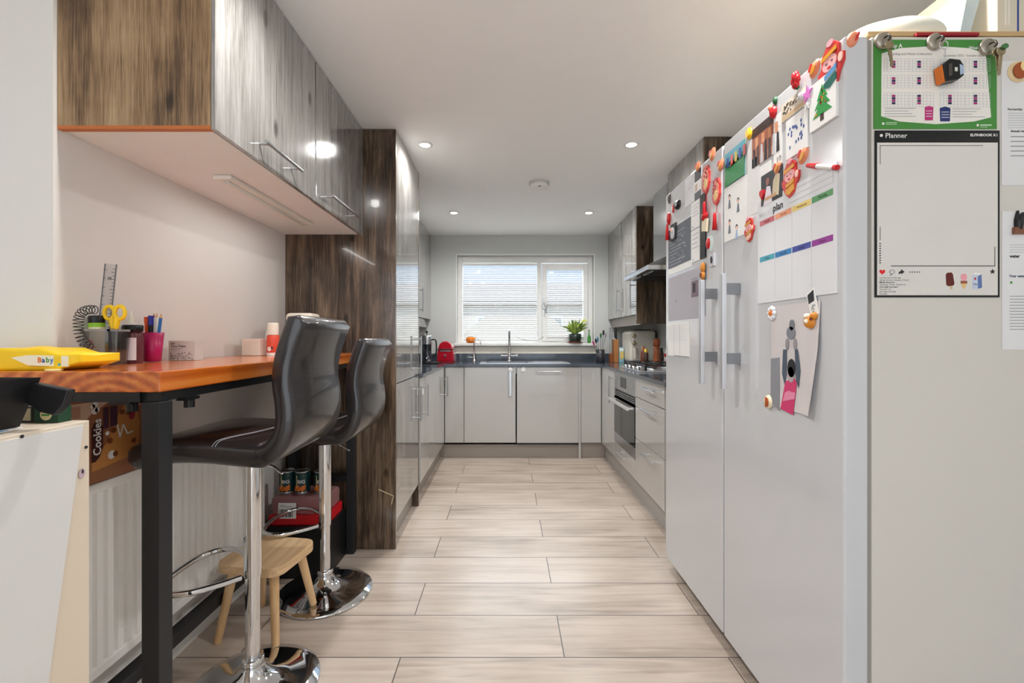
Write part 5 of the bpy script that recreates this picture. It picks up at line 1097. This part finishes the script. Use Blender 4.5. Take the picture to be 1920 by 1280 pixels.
# curled photo print
P0, P1 = fu(1447), fu(1540); vt, vb = 1.245, .945
r = thing('photo_print', 'curling photo print of a person lifting a baby, on the fridge door', 'photo', FP((P0+P1)/2, vb, .002))
def curl(u, v):
    s_ = (u-P0)/(P1-P0); t = (vt-v)/(vt-vb); return .0015+.028*max(0, s_-.55)**1.3*t*2.0+.008*max(0, t-.8)
def CPh(u, v, h): return FP(u, v, h+curl(u, v))
m = MB().use(M((214, 208, 208), .35)); N1, N2 = 12, 12
def bott(s_): return vb+.006*math.sin(s_*3)
for i in range(N1):
    for j in range(N2):
        q = []
        for (a1, b1) in ((i, j), (i+1, j), (i+1, j+1), (i, j+1)):
            s_ = a1/N1; u = P0+(P1-P0)*s_*(1-.22*max(0, (b1/N2)-.45)); v = vt+(vb-vt)*b1/N2-.02*s_*b1/N2*0; q.append(CPh(u, v, 0))
        m.add(q+[(x+.0008, y, z) for x, y, z in q], [(0, 1, 2, 3), (7, 6, 5, 4)], True)
m.build('print', None, r)
def Z2(px, py): return fp(px, py)
def polypx(m, mat, pts, h): m.use(mat).pl(CPh, [Z2(*p) for p in pts], h, h+.0004)
m = MB()
polypx(m, M((140, 142, 148), .5), [(1447, 672), (1463, 670), (1464, 770), (1447, 755)], .0006)
polypx(m, M((206, 60, 110), .5), [(1474, 715), (1490, 708), (1496, 716), (1490, 778), (1466, 766)], .0008)
polypx(m, M((226, 140, 170), .5), [(1474, 735), (1494, 728), (1492, 748), (1470, 752)], .0013)
polypx(m, M((80, 92, 106), .5), [(1470, 655), (1477, 655), (1477, 700), (1473, 722), (1468, 700)], .0010)
polypx(m, M((80, 92, 106), .5), [(1492, 655), (1498, 655), (1504, 695), (1500, 728), (1494, 712)], .0010)
for (px, py, ru, rv, mt) in ((1486, 690, .017, .026, M((40, 42, 48), .5)), (1485, 702, .015, .022, M((176, 164, 168), .5)), (1487, 609, .011, .015, M((120, 124, 132), .5)), (1485, 624, .019, .018, M((130, 134, 142), .5)), (1478, 645, .007, .016, M((150, 146, 150), .5)), (1493, 645, .007, .016, M((150, 146, 150), .5))):
    u, v = fp(px, py); m.use(mt).el(CPh, u, v, ru, rv, .0014 if rv > .02 else .0018, .0022 if rv > .02 else .0026)
m.build('printed_figures', None, r)
u, v = fp(1450, 587); r = thing('daisy_magnet', 'white daisy magnet with orange centre at the photo print corner', 'magnet', FP(u, v, .004)); m = MB().use(M((228, 230, 232), .3))
for k in range(8): a1 = k*PI/4; m.dome(FP, u+.013*math.cos(a1), v+.015*math.sin(a1), .007, .008, .003, .008, 10)
m.build('petals', None, r); MB().use(ORANGE).dome(FP, u, v, .008, .010, .004, .010).build('centre', None, r)
def d14(m, *a): pass
u, v = fp(1524, 567); q = lambda a, b: (u+a*.95-b*.28, v+a*.28*-1*0+b)
m = MB().use(WHITE).pl(FP, [(u-.018, v+.022), (u+.012, v+.040), (u+.030, v-.030), (u+.002, v-.045)], .004, .0052).use(INK).pl(FP, [(u-.013, v+.020), (u+.010, v+.033), (u+.013, v+.004), (u-.008, v-.004)], .0052, .0056)
random.seed(9); m.use(GREYP)
for k in range(16): m.el(FP, u+.004+random.random()*.012, v-.005-random.random()*.028, .002, .002, .0052, .0056, 6)
tag(m.build('photo_strip', None), 'tilted black and white photo strip above the golden magnet', 'photo')
u, v = fp(1526, 601); tag(MB().use(M((214, 136, 40), .35)).dome(FP, u-.004, v-.003, .019, .018, .0056, .015).dome(FP, u+.012, v+.012, .010, .010, .0056, .012).use(M((236, 226, 206), .4)).dome(FP, u-.008, v+.012, .009, .008, .010, .012).dome(FP, u-.002, v-.002, .007, .007, .016, .008).use(M((120, 60, 30), .4)).el(FP, u+.012, v+.004, .004, .004, .014, .018).build('pastry_magnet', None), 'golden bread roll magnet with white flowers on the photo print', 'magnet')
u, v = fp(1443.5, 753); tag(MB().use(M((236, 222, 190), .35)).dome(FP, u, v, .019, .021, .003, .012).use(M((176, 84, 40), .5)).pl(FP, [(u+.002, v+.015), (u+.011, v+.010), (u+.014, v), (u+.011, v-.011), (u+.002, v-.016)], .011, .0165).build('bread_magnet', None), 'half cream half brown round magnet at the bottom of the photo print', 'magnet')

# ---- side of the fridge
def sr(px0, py0, px1, py1): a = sp_(px0, py0); b = sp_(px1, py1); return a[0], b[1], b[0], a[1]
u0, v0, u1, v1 = sr(1641, 72, 1873, 240); m = MB().use(M((70, 140, 60), .45)).rc(SP, u0, v0, u1, v1, .0003, .0014); h = .0014
SU = lambda px: (px-CX)*SYP/F
SV = lambda py: CH+(CY-py)*SYP/F
m.use(M((238, 234, 226), .5)).pl(SP, [(SU(1656), SV(98)), (SU(1690), SV(88)), (SU(1757), SV(84)), (SU(1820), SV(88)), (SU(1852), SV(98)), (SU(1862), SV(218)), (SU(1830), SV(226)), (SU(1758), SV(231)), (SU(1690), SV(226)), (SU(1655), SV(216))], h, h+.0003)
m.use(WHITE).text(SP, 'Monday A', SU(1652), SV(87), .013, h+.0006, bold=.02).text(SP, 'Week', SU(1820), SV(90), .010, h+.0006, bold=.02)
m.use(M((110, 110, 110), .5)).text(SP, 'Recycling and Waste Collections', SU(1667), SV(101), .0078, h+.0006, sx=1.02).text(SP, 'November 2025 - October 2026', SU(1772), SV(104), .0072, h+.0006, sx=1.0)
for col, x0 in enumerate((1660, 1708, 1766, 1814)):
    for row, y0 in enumerate((108, 139, 172)):
        dx = col*.7; w_, hh_ = 46, 24 if row < 2 else 27
        m.use(LGREY)
        for k in range(8): m.rc(SP, SU(x0+k*w_/7)-.0003, SV(y0+hh_), SU(x0+k*w_/7)+.0003, SV(y0), h+.0003, h+.0005)
        for k in range(6): m.rc(SP, SU(x0), SV(y0+k*hh_/5)-.0003, SU(x0+w_), SV(y0+k*hh_/5)+.0003, h+.0003, h+.0005)
        n_ = 4 if row == 2 else 3
        for k in range(n_ if not (col == 2 and row == 1) else 1): m.use(M((170, 40, 110), .5) if (k+col) % 2 == 0 else M((44, 40, 90), .5)).rc(SP, SU(x0+15), SV(y0+8+k*4.6), SU(x0+21.5), SV(y0+4+k*4.6), h+.0005, h+.0008)
m.use(M((190, 50, 120), .5)).pl(SP, [(SU(1737), SV(224)), (SU(1752), SV(224)), (SU(1753), SV(199)), (SU(1745), SV(197)), (SU(1737), SV(199))], h+.0005, h+.0009).use(M((36, 50, 110), .5)).pl(SP, [(SU(1766), SV(226)), (SU(1784), SV(226)), (SU(1785), SV(201)), (SU(1775), SV(198)), (SU(1765), SV(201))], h+.0005, h+.0009)
m.use(WHITE)
for y in (206, 211, 216): m.rc(SP, SU(1739), SV(y+1), SU(1750), SV(y), h+.0009, h+.0011); m.rc(SP, SU(1768), SV(y+3), SU(1782), SV(y+2), h+.0009, h+.0011)
m.use(GREYP)
for y in (201, 206, 211, 216): m.rc(SP, SU(1661), SV(y+.8), SU(1720-(y % 3)*7), SV(y), h+.0005, h+.0008); m.rc(SP, SU(1789), SV(y+1.8), SU(1850-(y % 4)*8), SV(y+1), h+.0005, h+.0008)
m.use(M((190, 216, 184), .5)).rc(SP, SU(1664), SV(229), SU(1685), SV(227.5), h, h+.0004).rc(SP, SU(1664), SV(232), SU(1684), SV(231), h, h+.0004).rc(SP, SU(1842), SV(234), SU(1863), SV(231.5), h, h+.0004).rc(SP, SU(1842), SV(237), SU(1855), SV(236), h, h+.0004).use(WHITE).el(SP, SU(1659), SV(230), .003, .003, h, h+.0004, 10).el(SP, SU(1837), SV(233), .003, .003, h, h+.0004, 10)
tag(m.build('collection_calendar', None), 'green bordered waste collection calendar on the fridge side', 'calendar')
u0, v0, u1, v1 = sr(1643, 243, 1878, 557); m = MB().use(BLKPL).rc(SP, u0, v0, u1, v1, .0003, .002); h = .002
m.use(M((222, 219, 213), .35)).rc(SP, SU(1647), SV(553), SU(1874), SV(266), h, h+.0004); h2 = h+.0004
m.use(WHITE).el(SP, SU(1655), SV(252.5), .0035, .0035, h, h+.0005).text(SP, 'Planner', SU(1662), SV(257), .0165, h+.0005, bold=.01, sx=1.05).text(SP, 'ELFINBOOK K1', SU(1822), SV(254), .0085, h+.0005, bold=.03, sx=1.15)
m.use(M((110, 108, 104), .5)); 
for (a, b, c, d) in ((1652, 271, 1846, 272.2), (1652, 271, 1653.2, 307), (1652, 424, 1653.2, 450), (1673, 497, 1869, 499), (1867.5, 462, 1869, 499)): m.rc(SP, SU(a), SV(d), SU(c), SV(b), h2, h2+.0003)
m.use(INK)
for i in range(9): m.rc(SP, SU(1651), SV(457+i*4.5), SU(1654), SV(455+i*4.5), h2, h2+.0003)
c = (SU(1656.5), SV(509.5)); m.use(M((220, 30, 30), .5)).pl(SP, [(c[0], c[1]-.006), (c[0]+.007, c[1]), (c[0]+.006, c[1]+.005), (c[0]+.003, c[1]+.006), (c[0], c[1]+.003), (c[0]-.003, c[1]+.006), (c[0]-.006, c[1]+.005), (c[0]-.007, c[1])], h2, h2+.0004)
m.use(INK).el(SP, SU(1675), SV(509), .0065, .0052, h2, h2+.0003).pl(SP, [(SU(1672), SV(514)), (SU(1676), SV(513)), (SU(1671), SV(517))], h2, h2+.0003).use(M((222, 219, 213), .35)).el(SP, SU(1675), SV(509), .0055, .0042, h2+.0003, h2+.0004).use(INK)
for k in (-3, 0, 3): m.el(SP, SU(1675+k), SV(509), .0008, .0008, h2+.0004, h2+.0006, 6)
m.pl(SP, [(SU(1687), SV(514)), (SU(1688), SV(509)), (SU(1692), SV(507)), (SU(1692), SV(504)), (SU(1698.5), SV(509)), (SU(1692), SV(514)), (SU(1692), SV(511))], h2, h2+.0003)
for k in range(5): m.pl(SP, star(SU(1709+k*4.4), SV(509.5), .0021, .0009), h2, h2+.0003)
m.pl(SP, star(SU(1864), SV(508.5), .0072, .003), h2, h2+.0003)
for k, tx in enumerate(('I am the love of the idea', 'Spring, Summer, Autumn, Winter', 'Month three four', 'Yesterday, Today, Tomorrow', 'One week two years', 'You and I are', 'One day is enough', 'Everyday')): m.use(INK).text(SP, tx, SU(1651), SV(521.5+k*4.3), .0052, h2+.0003, bold=.02 if k in (2, 4) else 0)
m.use(M((96, 24, 20), .4)).pl(SP, [(SU(1777), SV(533)), (SU(1776), SV(515)), (SU(1778), SV(511)), (SU(1786), SV(510)), (SU(1789), SV(513)), (SU(1792), SV(531)), (SU(1790), SV(535)), (SU(1780), SV(536))], h2, h2+.0006).use(M((210, 180, 140), .5)).pl(SP, [(SU(1785), SV(542)), (SU(1784), SV(535.5)), (SU(1787.5), SV(535)), (SU(1789), SV(541))], h2, h2+.0004)
m.use(PINK).el(SP, SU(1810), SV(519), .0075, .0085, h2, h2+.0005).use(M((150, 80, 60), .5)).rc(SP, SU(1804), SV(531), SU(1816), SV(526), h2, h2+.0006).use(M((232, 190, 120), .5)).pl(SP, [(SU(1805), SV(531)), (SU(1815), SV(531)), (SU(1811), SV(541)), (SU(1809), SV(541))], h2, h2+.0005)
m.use(M((196, 208, 228), .5)).rc(SP, SU(1826), SV(541), SU(1836), SV(515), h2, h2+.0005).use(M((96, 120, 176), .5)).pl(SP, [(SU(1836), SV(541)), (SU(1844), SV(539)), (SU(1843), SV(514)), (SU(1836), SV(517))], h2, h2+.0005).use(WHITE).rc(SP, SU(1829), SV(515), SU(1841), SV(511), h2, h2+.0004).use(RED).el(SP, SU(1831), SV(522), .0025, .003, h2+.0005, h2+.0008, 10).use(INK).text(SP, 'Milk', SU(1827), SV(534), .006, h2+.0008)
tag(m.build('magnetic_planner', None), 'black bordered blank Planner board with ice cream pictures on the fridge side', 'planner')
# letters at the right edge
u0, v0, u1, v1 = sr(1882, 112, 1958, 346); m = MB().use(M((226, 226, 226), .7)).rc(SP, u0, v0, u1, v1, .0003, .0014); m.use(INK).text(SP, 'Partnership', SU(1893), SV(205), .0075, .0018, bold=.02).text(SP, 'Annual review', SU(1899), SV(246), .0075, .0018, bold=.03)
lines(m, SP, SU(1894), SU(1955), SV(240), SV(208), 7, .0014, LGREY, .3); lines(m, SP, SU(1899), SU(1950), SV(295), SV(250), 5, .0014, GREYP, .2)
tag(m.build('letter', None), 'upper white printed letter at the right edge of the fridge side', 'letter')
u0, v0, u1, v1 = sr(1883, 395, 1958, 655); m = MB().use(M((228, 228, 228), .7)).rc(SP, u0, v0, u1, v1, .0003, .0014); m.use(M((40, 50, 90), .5)).text(SP, 'Your water', SU(1896), SV(519), .0085, .0018, bold=.03).use(GREEN).el(SP, SU(1900), SV(529), .003, .003, .0014, .0018, 10)
m.use(INK).text(SP, 'water', SU(1897), SV(482), .010, .0018, bold=.04); lines(m, SP, SU(1897), SU(1955), SV(474), SV(456), 4, .0014, LGREY, .3); lines(m, SP, SU(1897), SU(1955), SV(620), SV(552), 12, .0014, GREYP, .22)
tag(m.build('letter', None), 'lower white printed letter at the right edge of the fridge side', 'letter')
c = (SU(1912), SV(133)); tag(MB().use(M((232, 206, 160), .4)).dome(SP, c[0], c[1], .025, .025, .002, .010, 28).use(M((160, 76, 30), .4)).el(SP, c[0]-.004, c[1]-.002, .017, .019, .0105, .0128).use(M((240, 214, 150), .4)).el(SP, c[0]+.008, c[1]+.008, .014, .014, .012, .014).build('bread_magnet', None), 'round brown and cream bread magnet at the top right of the fridge side', 'magnet')
c = (SU(1912), SV(418)); m = MB().use(BLKPL).dome(SP, c[0], c[1], .010, .022, .002, .010).pl(SP, [(c[0]-.010, c[1]+.008), (c[0]-.004, c[1]+.03), (c[0], c[1]+.012), (c[0]+.008, c[1]+.026), (c[0]+.010, c[1]+.004)], .002, .008).use(M((130, 84, 60), .5)).rc(SP, c[0]-.014, c[1]-.026, c[0]+.02, c[1]-.010, .002, .009); tag(m.build('cat_magnet', None), 'black cat magnet at the right edge above the lower letter', 'magnet')
# hooks with keys
def hook(px, py, lab):
    c = (SU(px), SV(py)); r = thing('magnetic_hook', lab, 'hook', SP(c[0], c[1]-.02, .004), 'magnetic hooks on the fridge side')
    MB().lathe(SP(c[0], c[1], .002), [(.0195, 0), (.0195, .006), (.017, .0085), (0, .0085)], 32, YM).build('disc', M((176, 168, 154), .3, metal=.8), r)
    MB().tube(smooth([SP(c[0], c[1]+.004, .0105), SP(c[0], c[1]+.003, .022), SP(c[0], c[1]-.006, .026), SP(c[0], c[1]-.009, .020)]), .002, 8).build('hook', M((70, 66, 60), .3, metal=.8), r); return c
BRASS = M((176, 160, 130), .3, metal=.9)
def key(c, lab, cat='key', ang=0, dx=0, L_=.055, h=.021):
    r = thing('key', lab, cat, SP(c[0]+dx, c[1]-.03, .02)); ca_, sa_ = math.cos(ang), math.sin(ang); cc = (c[0]+dx, c[1]-.014)
    q = lambda a, b: (cc[0]+a*ca_-b*sa_, cc[1]+a*sa_+b*ca_)
    bow = [(.010*math.cos(t), -.008+.010*math.sin(t)) for t in [2*PI*i/16 for i in range(16)]]
    MB().pl(SP, [q(*p) for p in bow], h, h+.002).build('bow', BRASS, r)
    MB().pl(SP, [q(*p) for p in [(-.0035, -.016), (.0035, -.016), (.0035, -L_), (-.001, -L_-.004), (-.0035, -L_+.002), (-.0018, -L_+.008), (-.0038, -L_+.013), (-.002, -L_+.018), (-.0038, -L_+.024)]], h, h+.002).build('blade', BRASS, r); return r
c = hook(1656, 76, 'round magnetic hook, leftmost of three on the fridge side'); key(c, 'single brass key hanging on the leftmost hook', ang=.12)
c = hook(1754, 78, 'round magnetic hook in the middle, holding a black fob'); 
r = thing('key_fob', 'black and orange key fob hanging on the middle hook', 'key fob', SP(SU(1771), SV(141), .012))
MB().tube([SP(c[0]+.004+.010*math.cos(t), c[1]-.018+.010*math.sin(t), .022) for t in [2*PI*i/20 for i in range(20)]], .0009, 6, closed=True).build('ring', CHROME, r)
m = MB()
for k in range(5): m.tube([SP(SU(1761)+.0015*math.cos(t), SV(100+k*4)+.003*math.sin(t), .020) for t in [2*PI*i/10 for i in range(10)]], .0006, 5, closed=True)
m.build('chain', CHROME, r)
a1 = (SU(1752), SV(161)); P = lambda px, py: (SU(px), SV(py))
MB().pl(SP, [P(1753, 130), P(1766, 119), P(1785, 121), P(1792, 132), P(1792, 150), P(1783, 157), P(1758, 161)], .006, .026).build('case', BLKPL, r, bevel=.002)
MB().pl(SP, [P(1751, 131), P(1754, 130), P(1759, 161), P(1755, 159)], .006, .024).build('strip', ORANGE, r)
MB().use(M((170, 190, 214), .3)).pl(SP, [P(1783, 130), P(1790, 133), P(1791, 147), P(1784, 150)], .0262, .027).use(M((220, 220, 210), .4)).rc(SP, SU(1774), SV(143), SU(1779), SV(136), .0262, .027).use(M((80, 72, 66), .4)).pl(SP, [P(1763, 130), P(1769, 128), P(1770, 150), P(1763, 152)], .0262, .0268).build('print', None, r)
c = hook(1852, 88, 'round magnetic hook, rightmost of three on the fridge side')
key(c, 'brass key in front on the rightmost hook', ang=-.10, dx=.012, L_=.062, h=.024); key(c, 'darker key behind on the rightmost hook', ang=.06, dx=.006, L_=.050, h=.019)
m = MB().use(M((70, 120, 70), .4)).el(SP, SU(1865), SV(98), .007, .006, .0265, .030); tag(m.build('key_tag', None), 'small green key tag on the rightmost hook', 'tag')

# ---- on top of the fridge
TZ2 = 1.877
tag(MB().use(M((196, 166, 120), .6)).box(.87, 1.42, 1.08, 1.60, TZ2, TZ2+.012, .002).build('wooden_board', None), 'thin wooden board lying on top of the fridge', 'board')
tag(MB().use(M((160, 30, 44), .5)).box(.98, 1.13, 1.072, 1.0795, TZ2-.004, TZ2+.003).build('red_folder', None), 'dark red folder edge sticking out above the fridge side', 'folder')
def lump(c, rx, ry, rz, seed, amp=.12, n=3):
    random.seed(seed); K = [(Vector((random.uniform(-1, 1), random.uniform(-1, 1), random.uniform(-1, 1)))*random.uniform(2, 6), random.random()*6) for _ in range(9)]
    bm = bmesh.new(); bmesh.ops.create_icosphere(bm, subdivisions=n+1, radius=1)
    for v in bm.verts:
        d = 1+amp*sum(math.sin(v.co.dot(k)+p) for k, p in K)/4; z = v.co.z*d*rz
        v.co = Vector((v.co.x*d*rx+c[0], v.co.y*d*ry+c[1], max(z, -rz*.35)+c[2]+rz*.35))
    return MB().bm(bm, True)
tag(lump((1.005, 1.19, TZ2+.013), .118, .10, .066, 3, .07).build('paper_bag', M((222, 220, 206), .6)), 'crumpled cream bag lying on the wooden board on the fridge', 'bag')
tag(lump((1.08, 1.40, TZ2+.013), .09, .085, .16, 8).build('lilac_bag', M((190, 188, 198), .6)), 'crumpled lilac grey bag on top of the fridge', 'bag')
r = thing('clear_container', 'clear plastic tub leaning on the fridge top beside the box', 'container', (1.17, 1.3, TZ2+.013))
m = MB().add([(1.140, 1.13, TZ2+.030), (1.160, 1.13, TZ2+.014), (1.196, 1.13, TZ2+.14), (1.165, 1.13, TZ2+.158), (1.140, 1.27, TZ2+.030), (1.160, 1.27, TZ2+.014), (1.196, 1.27, TZ2+.14), (1.165, 1.27, TZ2+.158)], [(0, 1, 2, 3), (4, 7, 6, 5), (0, 4, 5, 1), (1, 5, 6, 2), (2, 6, 7, 3), (3, 7, 4, 0)])
m.build('tub', M((190, 204, 208), .15, alpha=.7), r)
r = thing('cardboard_box', 'cream cardboard box at the right end of the fridge top', 'box', (1.30, 1.2, TZ2+.013))
B(1.203, 1.41, 1.10, 1.40, TZ2+.0125, TZ2+.22, .003).build('carton', M((214, 206, 186), .6), r)
P = lambda u, v, h: (u, 1.10-h, v)
MB().use(M((236, 232, 222), .6)).rc(P, 1.222, TZ2+.04, 1.225, TZ2+.20, 0, .0006).rc(P, 1.230, TZ2+.04, 1.233, TZ2+.20, 0, .0006).use(BLUE).rc(P, 1.252, TZ2+.02, 1.256, TZ2+.2, 0, .0006).build('print', None, r)
